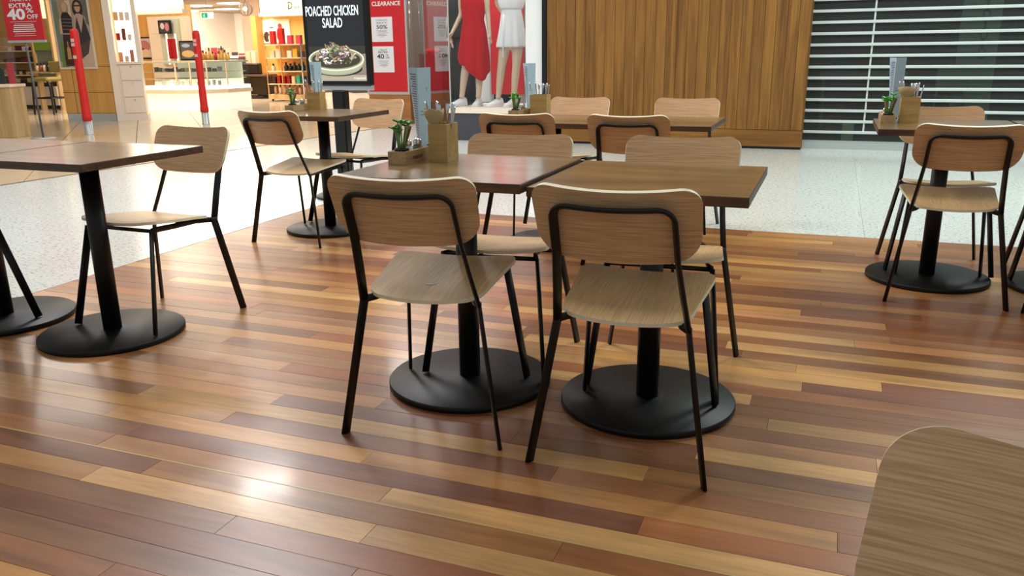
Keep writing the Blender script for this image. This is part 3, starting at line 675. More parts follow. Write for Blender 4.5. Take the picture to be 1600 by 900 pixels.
# ------------------------------------------------------------------ mannequins
def skin_figure(joints, edges, radii, sub=2):
    me = bpy.data.meshes.new('fig'); me.from_pydata([Vector(j) for j in joints], edges, [])
    ob = bpy.data.objects.new('fig', me); C.objects.link(ob); ob.modifiers.new('s', 'SKIN')
    for i, r in enumerate(radii): me.skin_vertices[0].data[i].radius = (r, r) if not isinstance(r, tuple) else r
    me.skin_vertices[0].data[0].use_root = True
    sb = ob.modifiers.new('u', 'SUBSURF'); sb.levels = sub; sb.render_levels = sub
    bpy.context.view_layer.update()
    m2 = bpy.data.meshes.new_from_object(ob.evaluated_get(bpy.context.evaluated_depsgraph_get()))
    bpy.data.objects.remove(ob); out = ([tuple(v.co) for v in m2.vertices], [tuple(p.vertices) for p in m2.polygons]); bpy.data.meshes.remove(m2); return out
def mannequin(lab, base, px, feet, arms, turn, col=skin_mat):
    """px: (hip x, shoulder x) at plane Y; feet: ankle points; arms: (elbow, hand) points"""
    Y = base; hx, sx = px; z0 = .40
    t = thing('mannequin', lab, 'mannequin', (hx, Y, z0))
    J = [(hx, Y, 1.30), (hx, Y, 1.46), (sx, Y + .01, 1.62), (sx, Y + .01, 1.78), (sx, Y, 1.88), (sx, Y - .01, 1.96), (sx, Y - .02, 2.05), (sx, Y - .015, 2.14)]
    R = [(.155, .115), (.118, .09), (.140, .10), (.135, .09), (.055, .05), (.05, .05), (.078, .095), (.07, .085)]
    E = [(i, i + 1) for i in range(7)]
    for s, (kn, an) in zip((-1, 1), feet):
        n = len(J); J += [(hx + s * .085, Y, 1.18), kn, ((kn[0] + an[0]) / 2 , (kn[1] + an[1]) / 2 + .015, (kn[2] + an[2]) / 2 + .06), an, (an[0], an[1] - .03, an[2] - .055)]
        R += [.088, .056, .055, .036, .04]; E += [(0, n), (n, n + 1), (n + 1, n + 2), (n + 2, n + 3), (n + 3, n + 4)]
    for s, (el, ha) in zip((-1, 1), arms):
        n = len(J); J += [(sx + s * .165, Y + .01, 1.80), el, ha]; R += [.048, .036, .024]; E += [(3, n), (n, n + 1), (n + 1, n + 2)]
        # palm and five fingers continue the forearm
        d = (Vector(ha) - Vector(el)).normalized(); sd = Vector((0, 1, 0)); sd = (sd - d * sd.dot(d)).normalized(); p = Vector(ha) + d * .06
        J.append(tuple(p)); R.append((.034, .018)); E.append((n + 2, n + 3))
    vs, fs = skin_figure(J, E, R)
    b = MB(); b.add(vs, fs, True)
    for s, (el, ha) in zip((-1, 1), arms):
        d = (Vector(ha) - Vector(el)).normalized(); sd = Vector((0, 1, 0)); sd = (sd - d * sd.dot(d)).normalized(); pl = d.cross(sd); p = Vector(ha) + d * .055
        for q in range(4):
            o = p + sd * (q - 1.5) * .017; ln = (.068, .078, .074, .058)[q]; cu = pl * (.012 * s)
            b.tube([o - d * .01, o + d * ln * .45, o + d * ln * .8 + cu * .5, o + d * ln + cu], [.0085, .008, .0072, .006], 7)
        o = p - sd * .028 - d * .03; b.tube([o, o + d * .03 - sd * .022, o + d * .055 - sd * .026], [.010, .009, .007], 7)
    # face: nose, brow, ears kept simple as on a display dummy
    hd = Vector((sx, Y - .015, 2.09)); b.ell(hd + Vector((0, .005, .01)), (.078, .098, .118), 18, 12); b.ell(hd + Vector((0, -.098, -.005)), (.012, .018, .022), 8, 6)
    for s in (-1, 1): b.ell(hd + Vector((s * .078, .0, -.005)), (.012, .018, .028), 8, 6); b.ell(hd + Vector((s * .03, -.082, .018)), (.014, .012, .008), 8, 6)
    b.ell(hd + Vector((0, -.086, -.048)), (.022, .012, .007), 8, 6)
    b.build('body', col, t); return t
def sneaker(an, yaw, par):
    c, s = math.cos(yaw), math.sin(yaw); ax, ay = an[0], an[1]; z = .402
    def W(u, v, w): return (ax + u * c - v * s, ay + u * s + v * c, z + w)   # u across, v toward toe (-y)
    m = MB(); rings = []
    prof = [(-.20, .012, .03), (-.185, .036, .042), (-.15, .046, .055), (-.10, .048, .068), (-.05, .044, .088), (0, .041, .105), (.045, .038, .112), (.066, .026, .10), (.072, .01, .07)]
    for v, w, h in prof:
        rings.append([W(w * math.cos(a), v, .024 + max(0, math.sin(a)) * (h - .024) if math.sin(a) > 0 else .024 + .004 * math.sin(a)) for a in [2 * PI * j / 16 for j in range(16)]])
    m.loft(rings); t = m.build('sneaker', canvas, par); ORG[t.name] = ORG[par.name]
    m = MB(); o = [W(w * 1.12 + .002, v, 0)[:2] for v, w, h in prof] + [W(-w * 1.12 - .002, v, 0)[:2] for v, w, h in prof[::-1]]
    m.prism(o, z, z + .026); m.build('sole', rubber, t)
    m = MB()
    for k in range(4): v = -.10 + .026 * k; h = (.075, .085, .096, .106)[k]; m.tube([W(-.026, v, h - .012), W(0, v, h), W(.026, v + .008, h - .012)], .004, 6)
    m.build('laces', rubber, t)
YM = 10.32
def vm(px, py, dy=0): return tuple(V(px, py, YM + dy))
# in red
an1, an2 = vm(722, 148), vm(748, 148, .03)
mq = mannequin('pale mannequin wearing the long red dress in the shop window', YM, (vm(739, 0)[0], vm(738, 0)[0]), ((vm(728, 104), an1), (vm(749, 106, .02), an2)),
          ((vm(721, 22, .02), vm(707, 50, -.06)), (vm(762, 20, .03), vm(765, 52, .0))), 0)
sneaker(an1, -.55, mq)
sneaker(an2, .1, mq)
def garment(rows_, n, mat, name, par, thick=.004, hem=None):
    """rows: (z, cx, cy, rx, ry, fold)"""
    m = MB(); rings = []
    for i, (z, cx, cy, rx, ry, fo) in enumerate(rows_):
        r = []
        for j in range(n):
            a = 2 * PI * j / n; k = 1 + fo * math.sin(a * 7 + .6) + fo * .5 * math.sin(a * 13); zz = z
            if hem and i >= len(rows_) - 4: zz = z + hem(a) * (i - len(rows_) + 5) / 4
            r.append((cx + rx * k * math.cos(a), cy + ry * k * math.sin(a), zz))
        rings.append(r)
    m.loft(rings, False, False); o = m.build(name, mat, par); sd = o.modifiers.new('s', 'SOLIDIFY'); sd.thickness = thick; return o
x1 = vm(739, 0)[0]
garment([(1.86, x1, YM, .10, .07, 0), (1.80, x1, YM, .165, .11, 0), (1.66, x1, YM, .165, .125, .0), (1.5, x1, YM, .138, .11, .01), (1.36, x1, YM, .165, .135, .02), (1.2, x1 - .005, YM, .185, .15, .03),
         (1.08, x1 - .01, YM, .2, .155, .05), (1.0, x1 - .012, YM, .205, .16, .06), (.93, x1 - .005, YM, .2, .16, .07), (.88, x1, YM, .195, .16, .07)], 72, red_cloth,
        'dress', mq, .004,
        lambda a: .11 * max(0, math.cos(a - PI)) - .13 * max(0, math.cos(a + .9)) ** 2 + .03 * math.sin(a * 3))
# in white
an3, an4 = vm(779, 149), vm(803, 149, .03)
mq = mannequin('pale mannequin in white blouse and short skirt before the red poster', YM, (vm(798, 0)[0], vm(800, 0)[0]), ((vm(784, 102, -.02), an3), (vm(807, 100), an4)),
          ((vm(776, 4, .1), vm(786, 22, .12)), (vm(823, 4, .1), vm(822, 40, .1))), 0)
sneaker(an3, -.5, mq)
sneaker(an4, -.25, mq)
x2 = vm(799, 0)[0]
garment([(1.84, x2, YM, .09, .07, 0), (1.80, x2, YM, .18, .115, .01), (1.7, x2, YM, .172, .13, .02), (1.64, x2, YM, .15, .125, .03), (1.61, x2, YM, .128, .106, .02)], 60, white_cloth, 'blouse', mq)
garment([(1.625, x2, YM, .122, .100, .0), (1.60, x2, YM, .124, .102, .01), (1.54, x2, YM, .136, .114, .02), (1.4, x2, YM, .152, .13, .04), (1.28, x2 - .005, YM, .17, .145, .05), (1.18, x2 - .01, YM, .188, .15, .055), (1.15, x2 - .01, YM, .19, .152, .06)], 84, white_cloth,
        'skirt', mq)
(MB().sweep([vm(787, 22, -.16), vm(786, 50, -.17), vm(786, 90, -.17)], (1, 0, 0), .016, .003, 6).build('waist_tie', white_cloth, mq))
# black outfit behind
YB = 11.5
def vb(px, py, dy=0): return tuple(V(px, py, YB + dy))
xb = vb(722, 0)[0]
pl_ = struct(MB().box((xb - .5, YB - .35, 0), (xb + .35, YB + .35, .4)).build('wall_display_riser', black))
mq = mannequin('mannequin dressed all in black behind the one in red', YB, (xb, xb), (((xb - .1, YB, .9), (xb - .1, YB + .02, .51)), ((xb + .1, YB, .9), (xb + .1, YB + .02, .51))),
          (((xb - .24, YB, 1.5), (xb - .14, YB - .1, 1.27)), ((xb + .24, YB, 1.5), (xb + .12, YB - .12, 1.27))), 0)
garment([(1.9, xb, YB, .09, .08, 0), (1.84, xb, YB, .2, .13, .01), (1.6, xb, YB, .22, .16, .03), (1.4, xb, YB, .24, .17, .04), (1.3, xb, YB, .25, .18, .05)], 48, black_cloth, 'jacket', mq)
garment([(1.36, xb, YB, .17, .14, .01), (1.0, xb, YB, .2, .16, .03), (.6, xb, YB, .22, .17, .05), (.42, xb, YB, .23, .18, .05)], 48, black_cloth, 'long_skirt', mq)
struct(MB().box((vb(700, 0)[0] - .1, 12.3, 0), (vb(764, 0)[0] + .1, 12.4, 1.5)).build('wall_black_screen', black_cloth))
# red box with bow behind the glass
b0, b1 = V(655, 90, 11.9), V(690, 90, 11.9)
t = thing('gift_plinth', 'dark red display box with red bow behind the shop glass', 'box', (b0.x, 11.9, 0))
MB().box((b0.x, 11.9, 0), (b1.x, 12.3, V(670, 84, 11.9).z)).build('box_body', plain('dark_red', (120, 14, 26), .4), t)
zt = V(670, 84, 11.9).z; mx_ = (b0.x + b1.x) / 2; m = MB()
for s in (-1, 1): m.ell((mx_ + s * .06, 12.0, zt + .04), (.07, .03, .04), 10, 8)
m.ell((mx_, 12.0, zt + .03), (.025, .025, .025), 8, 6); m.build('bow', plain('pink_ribbon', (210, 60, 60), .4), t)

# ------------------------------------------------------------------ red clearance board (faces the cafe)
YS = 11.853; sx0, sx1 = -7.005, -6.245
t = thing('clearance_board', 'tall red clearance board with two white notices beside the shop door', 'sign', ((sx0 + sx1) / 2, YS, 0))
MB().box((sx0 + .03, YS, .50), (sx1 - .03, YS + .02, 2.6)).build('board', red_card, t)
fr = MB(); fr.box((sx0, YS - .01, .46), (sx1, YS + .03, .50)).box((sx0, YS - .01, .5), (sx0 + .03, YS + .03, 2.6)).box((sx1 - .03, YS - .01, .5), (sx1, YS + .03, 2.6)); fr.build('frame', alu, t)
MB().box((sx0 + .02, YS, 0), (sx1 - .0, YS + .12, .46)).build('timber_base', wood('oak_base', (176, 118, 66), (150, 96, 50), 0, 50, .05, .5, figure=.6), t)
fx = (sx0 + sx1) / 2 + .0; X = (1, 0, 0); Zu = (0, 0, 1)
m = MB().text('CLEARANCE', (fx + .03, YS - .001, 1.80), X, Zu, .062, .50, .022); m.build('heading', white_paint, t)
for (z0, z1, kind) in ((1.265, 1.635, 0), (.715, 1.195, 1)):
    nx0, nx1 = sx0 + .135, sx0 + .505; z0 = z0 if kind == 0 else .80
    n = MB().box((nx0, YS - .004, z0), (nx1, YS - .001, z1)).build('notice', plain('notice_paper', (228, 228, 234), .6), t); m = MB(); c = (nx0 + nx1) / 2; o = YS - .0045; H = z1 - z0
    if kind == 0:
        m.text('CLEARANCE', (c, o, z1 - .055), X, Zu, .018, .2, .0).text('SAVE UP TO', (c, o, z1 - .10), X, Zu, .024, .19, .005).text('50%', (c, o, z1 - .175), X, Zu, .055, .19, .012); zz = z1 - .205
    else:
        m.text('TAKE AN', (c, o, z1 - .06), X, Zu, .02, .13, .006).text('EXTRA', (c, o, z1 - .10), X, Zu, .03, .17, .012).text('40', (c - .05, o, z1 - .185), X, Zu, .068, .13, .02).text('%', (c + .07, o, z1 - .148), X, Zu, .03, .04, .008).text('OFF', (c + .075, o, z1 - .185), X, Zu, .026, .07, .006); zz = z1 - .22
    for k in range(6): w = (.19, .15, .2, .12, .16, .08)[k] / 2; m.box((c - w, o - .0005, zz - k * .018), (c + w, o, zz - k * .018 + .004))
    m.build('notice_print', plain('notice_ink', (52, 52, 60), .6), n)

# ------------------------------------------------------------------ digital menu screen on a pole
YD = 5.6; pxx = V(530, 135, YD).x - .02
t = thing('menu_screen', 'tall black digital menu screen on a pole showing a chicken salad', 'screen', (pxx, YD, 0))
s0x, s1x = V(483, 135, YD).x - .012, V(580, 143, YD).x; zb = .83; zt = zb + .99; cxs = (s0x + s1x) / 2
MB().bevbox((s0x, YD, zb + .035), (s1x, YD + .06, zt), .006).build('screen_housing', black, t)
MB().bevbox((s0x + .02, YD + .005, zb), (s1x, YD + .055, zb + .033), .004).build('lower_trim', alu, t)
MB().bevbox((pxx - .055, YD + .0, 0.02), (pxx + .055, YD + .085, zb + .0), .01).build('pole', black, t)
MB().lathe([(.24, 0), (.245, .004), (.245, .014), (.24, .018), (.1, .02)], (pxx, YD + .04, 0), 48).build('base_disc', steel, t)
x0, x1, z0, z1 = s0x + .035, s1x - .03, zb + .07, zt - .035; W_ = x1 - x0; o = (x0, YD - .001, z0)
def dk(m, c, poly, d): m.col(*c).flat(o, X, Zu, poly, d)
m = MB(); dk(m, (26, 27, 30), [(0, 0), (W_, 0), (W_, z1 - z0), (0, z1 - z0)], 0)
dk(m, (44, 42, 40), [(0, 0), (W_, 0), (W_, .255), (0, .255)], .0003); dk(m, (122, 112, 100), [(0, 0), (W_, 0), (W_, .20), (0, .13)], .0005)
dk(m, (150, 140, 126), [(0, 0), (W_, 0), (W_, .045), (0, .045)], .0006); dk(m, (90, 82, 72), [(0, .045), (W_, .048), (W_, .052), (0, .049)], .0007)
bx, bz = W_ * .48, .155
def elp(cx, cz, rx, rz,  n=28, a0=0, a1=2 * PI): return [(cx + 1.08 * rx * math.cos(a0 + (a1 - a0) * i / n), cz + 1.12 * rz * math.sin(a0 + (a1 - a0) * i / n)) for i in range(n + (a1 - a0 < 6))]
dk(m, (34, 30, 26), elp(bx + .01, bz - .065, .20, .05), .0008); dk(m, (138, 142, 118), elp(bx, bz - .045, .205, .062), .0010); dk(m, (150, 154, 130), elp(bx, bz - .01, .225, .085), .0012)
dk(m, (196, 198, 176), elp(bx, bz + .005, .228, .078), .0014); dk(m, (120, 124, 100), elp(bx, bz + .006, .215, .068), .0016); dk(m, (52, 50, 40), elp(bx, bz + .004, .2, .058), .0018)
rd = random.Random(5)
for k in range(240):
    a = rd.uniform(0, 2 * PI); r = math.sqrt(rd.random()); xx = bx + .185 * r * math.cos(a); hh = .075 * (1 - r * r) * 1.5
    zz = bz + .005 + .048 * r * math.sin(a) + hh * rd.random() + .01; c = rd.choice([(206, 200, 200), (150, 140, 120), (120, 100, 84), (96, 54, 74), (60, 74, 44), (110, 128, 70), (168, 150, 120), (56, 44, 52), (150, 120, 84), (206, 198, 206), (46, 58, 40), (84, 60, 84), (70, 84, 50)])
    an = rd.uniform(0, PI); l, w = rd.uniform(.010, .034), rd.uniform(.004, .011)
    dk(m, c, [(xx + l * math.cos(q) * math.cos(an) - w * math.sin(q) * math.sin(an), zz + (l * math.cos(q) * math.sin(an) + w * math.sin(q) * math.cos(an)) * .6) for q in [2 * PI * i / 8 for i in range(8)]], .0020 + k * .000004)
m.col(214, 230, 240).text('POACHED CHICKEN', (x0 + W_ * .46, YD - .0035, z0 + .478), X, Zu, .068, W_ * .92, .014).text('SALAD', (x0 + W_ * .46, YD - .0035, z0 + .392), X, Zu, .068, W_ * .35, .014)
m.col(206, 206, 200).text('roasted', (x1 - .008, YD - .0035, z0 + .012), X, Zu, .022, .10, .004, .001, 'R')
m.build('lit_image', scr_mat, t)

# ------------------------------------------------------------------ red bollards
def bollard(px, py, lab):
    b = G(px, py); t = thing('bollard', lab, 'bollard', (b.x, b.y, 0), 'red bollards')
    MB().lathe([(.062, 0), (.062, .008), (.057, .010), (.057, .30)], (b.x, b.y, 0), 20).build('steel_post', alu, t)
    MB().lathe([(.066, .20), (.066, .26), (.060, .30), (.055, .7), (.058, 1.42), (.05, 1.46), (.03, 1.48)], (b.x, b.y, 0), 20).build('foam_sleeve', red_foam, t)
    m = MB()
    for z in (1.24, 1.30, 1.07): m.box((b.x - .02, b.y - .062, z), (b.x + .035, b.y - .054, z + .045))
    m.build('tape_mark', tape, t)
bollard(140, 210, 'slim red foam-wrapped bollard in front of the fashion poster column'); bollard(322, 194, 'slim red foam-wrapped bollard in front of the bright glass counter')

class Facet:
    """a shop front turned toward the hall: built square at A, then turned about A"""
    def __init__(s, A, Bp): s.A = Vector((A.x, A.y, 0)); d = Bp - A; s.w = math.hypot(d.x, d.y); s.phi = math.atan2(d.y, d.x)
    def uz(s, px, py):
        d = ray(px, py); n = Vector((-math.sin(s.phi), math.cos(s.phi), 0)); t = (s.A - CP).dot(n) / d.dot(n); p = CP + d * t
        return (p - s.A).dot(Vector((math.cos(s.phi), math.sin(s.phi), 0))), p.z
    def turn(s, *obs):
        for o in obs:
            r = Vector(o.location) - s.A; c, q = math.cos(s.phi), math.sin(s.phi); o.location = s.A + Vector((r.x * c - r.y * q, r.x * q + r.y * c, r.z)); o.rotation_euler.z = s.phi
# ------------------------------------------------------------------ store: left foreground cabinet, sign on pole
c = G(29, 215.5); cz = V(25, 132, c.y).z; FL = Facet(c, c + Vector((math.cos(math.radians(21)), math.sin(math.radians(21)), 0))); NOW = set(o.name for o in C.objects)
t = thing('display_cabinet', 'pale oak cabinet cut by the left edge, clear case on top', 'cabinet', (c.x - .3, c.y, 0))
MB().bevbox((c.x - 1.6, c.y, 0), (c.x - .0, c.y + .34, cz - .04), .006).build('carcass', pale_oak, t)
MB().bevbox((c.x - 1.6, c.y - .03, cz - .04), (c.x + .03, c.y + .36, cz), .01).build('worktop', cream, t)
MB().box((c.x - .32, c.y - .004, .03), (c.x - .315, c.y - .0, cz - .05)).build('panel_joint', subfloor, t)
t = thing('clear_case', 'clear acrylic display case standing on the pale oak cabinet', 'case', (c.x - .8, c.y + .1, cz))
e0, e1 = c.x - 1.4, c.x - .03
for a_, b_ in (((e0, c.y + .1, cz), (e1, c.y + .106, cz + .62)), ((e1 - .006, c.y + .106, cz), (e1, c.y + .3, cz + .62)), ((e0, c.y + .1, cz + .62), (e1, c.y + .3, cz + .626)), ((e0, c.y + .106, cz + .3), (e1 - .006, c.y + .3, cz + .306))):
    MB().box(a_, b_).build('pane', clear, t)
tag(MB().bevbox((c.x - .95, c.y + .2, cz), (c.x - .18, c.y + .24, cz + .22), .01).build('black_box', black), 'black gift box inside the clear case at the left edge', 'box')
tag(MB().box((c.x - .15, c.y + .26, cz), (c.x - .05, c.y + .27, cz + .29)).build('red_poster', red_card), 'red promotional card inside the clear case at the left edge', 'poster')
FL.turn(*[o for o in C.objects if o.name not in NOW and o.parent is None])
b = G(68, 216)
t = thing('sale_sign', 'red sale sign on a grey pole at top left', 'sign', (b.x, b.y, 0))
MB().tube([(b.x, b.y, .0), (b.x - .03, b.y, 1.30)], .014, 8).build('pole', plain('grey_pole', (88, 90, 96), .4, .4), t)
MB().lathe([(.16, 0), (.16, .008), (.02, .012)], (b.x, b.y, 0), 24).build('base_plate', alu, t)
sx0_, sx1_ = V(14, 64, b.y).x, V(71, 64, b.y).x; sz0 = V(40, 63, b.y).z
MB().box((sx0_, b.y - .01, sz0), (sx1_, b.y + .01, sz0 + 1.0)).build('board', red_card, t)
MB().box((sx0_ - .01, b.y - .014, sz0 - .03), (sx1_ + .01, b.y + .014, sz0)).build('lower_rail', alu, t)
cxx = (sx0_ + sx1_) / 2; o = b.y - .011; sw = (sx1_ - sx0_); m = MB()
m.text('TAKE AN', (cxx, o, sz0 + .505), X, Zu, .05, sw * .58, .015).text('EXTRA', (cxx, o, sz0 + .425), X, Zu, .052, sw * .62, .018).text('40', (cxx - sw * .16, o, sz0 + .275), X, Zu, .13, sw * .5, .035)
m.text('%', (cxx + sw * .23, o, sz0 + .355), X, Zu, .06, sw * .2, .012).text('OFF', (cxx + sw * .28, o, sz0 + .275), X, Zu, .055, sw * .3, .014)
for k in range(8): w = (.72, .5, .55, .55, .6, .62, .55, .6)[k] * sw / 2; hh = .012 if 1 < k < 6 else .004; m.box((cxx - w, o - .001, sz0 + .24 - k * .026), (cxx + w, o, sz0 + .24 - k * .026 + hh))
m.build('lettering', white_paint, t)

# poster column
FC = Facet(G(105, 188.5), G(184, 188.5)); yc = FC.A.y; x0, x1 = FC.A.x, FC.A.x + FC.w
t = thing('poster_column', 'square maple clad column carrying a large fashion poster', 'column', ((x0 + x1) / 2, yc, 0))
cc = MB().bevbox((x0 - .0, yc, .12), (x1, yc + .5, 3.2), .02).build('cladding', maple, t)
for z in (.49, .93): MB().box((x0, yc - .002, z - .003), (x1, yc, z + .003)).build('panel_joint', subfloor, cc)
MB().box((x0 + FC.uz(118, 150)[0] - .003, yc - .002, .12), (x0 + FC.uz(118, 150)[0] + .003, yc, .93)).build('panel_joint', subfloor, cc)
MB().box((x0 + .02, yc + .01, 0), (x1 - .02, yc + .48, .12)).build('steel_kick', alu, t)
q0_, q1_ = x0 + FC.uz(98, 106)[0], x0 + FC.uz(151, 104)[0]; pz0, pz1 = FC.uz(125, 105)[1], FC.uz(110, 3)[1] + .06
pf = MB().box((q0_ - .03, yc - .03, pz0 - .03), (q1_ + .03, yc - .002, pz1 + .03)).build('poster_frame', white_lam, t)
m = MB(); o = (q0_, yc - .031, pz0); PW, PH = q1_ - q0_, pz1 - pz0
def pc(c, poly, d): m.col(*c).flat(o, X, Zu, [(u * PW, v * PH) for u, v in poly], d)
def oval(cx, cz, rx, rz, n=20): return [(cx + rx * math.cos(2 * PI * i / n), cz + rz * math.sin(2 * PI * i / n)) for i in range(n)]
pc((182, 160, 134), [(0, 0), (1, 0), (1, 1), (0, 1)], 0); pc((128, 140, 120), [(0, .1), (.2, 0), (.16, .95), (0, 1)], .0008); pc((110, 140, 70), [(.05, 0), (.24, 0), (.2, .3), (.1, .4)], .001)
pc((210, 184, 160), [(.55, 0), (1, 0), (1, .5), (.7, .35)], .001); pc((108, 110, 96), [(.78, .7), (1, .6), (1, .97), (.8, .97)], .001); pc((226, 208, 184), [(.38, .6), (.52, .6), (.52, .97), (.38, .97)], .001)
pc((186, 150, 110), oval(.33, .86, .13, .1), .0014); pc((214, 176, 142), oval(.34, .88, .075, .07), .0018); pc((40, 28, 26), [(.17, .5), (.5, .5), (.52, .72), (.42, .8), (.27, .8), (.19, .72)], .0016)
pc((216, 180, 150), [(.12, .48), (.2, .5), (.21, .76), (.15, .7)], .0017); pc((62, 34, 26), [(.15, .1), (.56, .1), (.47, .48), (.19, .48)], .0015)
for k in range(4): pc((120, 100, 92), [(.2, .55 + k * .05), (.5, .54 + k * .05), (.5, .555 + k * .05), (.2, .565 + k * .05)], .0022)
pc((44, 28, 24), oval(.72, .85, .15, .13), .0014); pc((206, 160, 126), oval(.72, .87, .085, .075), .0018); pc((60, 40, 36), [(.64, .9), (.8, .9), (.8, .88), (.64, .88)], .002)
pc((196, 172, 150), [(.55, .45), (.94, .45), (.9, .73), (.76, .78), (.66, .78), (.58, .72)], .0015); pc((58, 52, 52), [(.6, .3), (.98, .42), (.86, .74), (.74, .5), (.66, .74), (.6, .6)], .0019); pc((84, 66, 62), [(.6, .1), (.86, .2), (.98, .42), (.6, .34)], .0017)
for bxp in (.3, .46): pc((206, 150, 88), [(bxp - .06, .12), (bxp + .06, .12), (bxp + .05, .28), (bxp + .01, .3), (bxp + .01, .38), (bxp - .02, .38), (bxp - .02, .3), (bxp - .05, .28)], .0024)
pc((70, 36, 24), [(.16, .02), (.6, .02), (.6, .1), (.16, .1)], .0022); m.build('printed_image', col_mat, pf)
FC.turn(t)
# white tower of drawers with lit shelf
_A = G(184, 189); _d = Vector((math.cos(math.radians(40)), math.sin(math.radians(40)), 0)); _r = G(231, 185.5); _t = (_A.x * _r.y - _A.y * _r.x) / (_r.x * _d.y - _r.y * _d.x); FT = Facet(_A, _A + _d * _t); ty = FT.A.y; tx0 = FT.A.x; tx1 = tx0 + FT.w; NOW = set(o.name for o in C.objects)
t = thing('drawer_tower', 'white tower of three drawers under a brightly lit shelf', 'cabinet', (tx0 + .3, ty, 0))
MB().box((tx0 + .0, ty + .0, .0), (tx0 + .11, ty + .45, 3.1)).build('side_panel', white_lam, t); MB().box((tx1 - .05, ty + .05, 1.0), (tx1 + .02, ty + .45, 3.1)).build('side_panel', white_lam, t)
MB().box((tx0 + .11, ty + .03, .1), (tx1 + .0, ty + .45, .96)).build('carcass', white_lam, t); MB().box((tx0 + .11, ty - .02, .96), (tx1 + .03, ty + .45, 1.0)).build('counter_edge', white_lam, t)
MB().box((tx0 + .11, ty - .0, .0), (tx1 + .02, ty + .45, .1)).build('kick', white_lam, t)
for k in range(3):
    d_ = MB().bevbox((tx0 + .15, ty + .01, .13 + k * .28), (tx1 - .02, ty + .03, .39 + k * .28), .003).build('drawer', white_lam, t)
    MB().lathe([(.012, 0), (.012, .012)], ((tx0 + tx1) / 2 + .08, ty - .004, .35 + k * .28), 10).build('knob', chrome, d_)
MB().box((tx0 + .11, ty + .35, 1.0), (tx1 - .05, ty + .36, 3.1)).build('light_box', glow_white, t)
for z in (1.35, 1.68): MB().box((tx0 + .11, ty + .05, z), (tx1 - .05, ty + .35, z + .01)).build('glass_shelf', clear, t)
def cname(c):
    r, g, b = c
    if max(c) < 60: return 'black'
    if g > r + 20: return 'teal'
    if r > 140 and g < 80: return 'red'
    if min(c) > 185: return 'cream'
    if max(c) - min(c) < 16: return 'grey'
    if r > 190 and g > 140 and b < 120: return 'gold'
    if r > 170: return 'peach'
    return 'brown'
def bottle(x, y, z, r, h, col, lab, grp, cat='bottle', nm='perfume_bottle', cap=(40, 30, 24)):
    z += .0015; m = MB(); m.col(*col).lathe([(r, 0), (r, h * .62), (r * .35, h * .70), (r * .35, h * .74)], (x, y, z), 10); m.col(*cap).lathe([(r * .5, h * .74), (r * .5, h)], (x, y, z), 8)
    return tag(m.build(nm, gloss_col, origin=(x, y, z)), lab, cat, grp)
def packet(x, y, z, w, d, h, col, lab, grp, nm='product_box', cat='box'):
    z += .0015; m = MB(); m.col(*col).bevbox((x - w / 2, y - d / 2, z), (x + w / 2, y + d / 2, z + h), min(w, d, h) * .06)
    return tag(m.build(nm, gloss_col, origin=(x, y, z)), lab, cat, grp)
for k in range(3):
    packet(tx0 + .18 + k * .09, ty + .2, 1.0, .06, .08, (.16, .1, .2)[k], [(210, 150, 110), (220, 190, 160), (190, 120, 90)][k], 'small gift box, %s, on the counter of the drawer tower' % ORD[k], 'gift boxes in the drawer tower')
    packet(tx0 + .18 + k * .09, ty + .2, 1.36, .06, .06, (.12, .2, .1)[k], [(180, 30, 30), (120, 60, 40), (230, 220, 210)][k], 'small box, %s, on the lower glass shelf of the drawer tower' % ORD[k], 'boxes on the tower shelf')
    packet(tx0 + .18 + k * .09, ty + .2, 1.69, .07, .06, .14, [(214, 170, 130), (226, 200, 170), (240, 230, 220)][k], 'small pale box, %s, on the upper glass shelf of the tower' % ORD[k], 'boxes on the upper tower shelf')

FT.turn(*[o for o in C.objects if o.name not in NOW and o.parent is None])

# header light box, yellow wall with posters behind the counter
yb_ = 15.0
def hz(px, py, Y): return V(px, py, Y)
l0, l1 = hz(196, 10, 13.2), hz(281, 10, 13.2)
hb = thing('header_light_box', 'long glowing white header box above the yellow store wall', 'light box', ((l0.x + l1.x) / 2, 13.2, 2.0))
MB().box((l0.x, 13.2, hz(240, 15, 13.2).z), (l1.x, 13.3, 3.0)).build('diffuser', glow_white, hb)
MB().box((l0.x, 13.18, hz(240, 22, 13.2).z), (l1.x + .06, 13.35, hz(240, 15, 13.2).z)).build('lower_trim', cream, hb)
yw0, yw1 = hz(205, 60, 15.2), hz(296, 60, 15.2)
struct(MB().box((yw0.x - 1, 15.2, 0), (yw1.x, 15.35, hz(240, 17, 15.2).z + .1)).build('wall_store_maple', maple))
struct(MB().box((hz(236, 60, 15.1).x, 15.05, 0), (hz(296, 60, 15.1).x, 15.19, hz(250, 26, 15.1).z)).build('trim_6', cream))
def framed(px0, py0, px1, py1, Y, lab, blobs, bgc, frame=black):
    a_, b_ = hz(px0, py1, Y), hz(px1, py1, Y); zt_ = hz((px0 + px1) / 2, py0, Y).z
    t = thing('framed_picture', lab, 'picture', (a_.x, Y, a_.z)); MB().box((a_.x - .03, Y, a_.z - .03), (b_.x + .03, Y + .03, zt_ + .03)).build('frame', frame, t)
    m = MB(); W, H = b_.x - a_.x, zt_ - a_.z; oo = (a_.x, Y - .002, a_.z); m.col(*bgc).flat(oo, X, Zu, [(0, 0), (W, 0), (W, H), (0, H)], 0)
    for i, (c, cx, cz, rx, rz) in enumerate(blobs): m.col(*c).flat(oo, X, Zu, [(u * W, v * H) for u, v in oval(cx, cz, rx, rz, 12)], .001 * (i + 1))
    m.build('printed_image', col_mat, t); return t
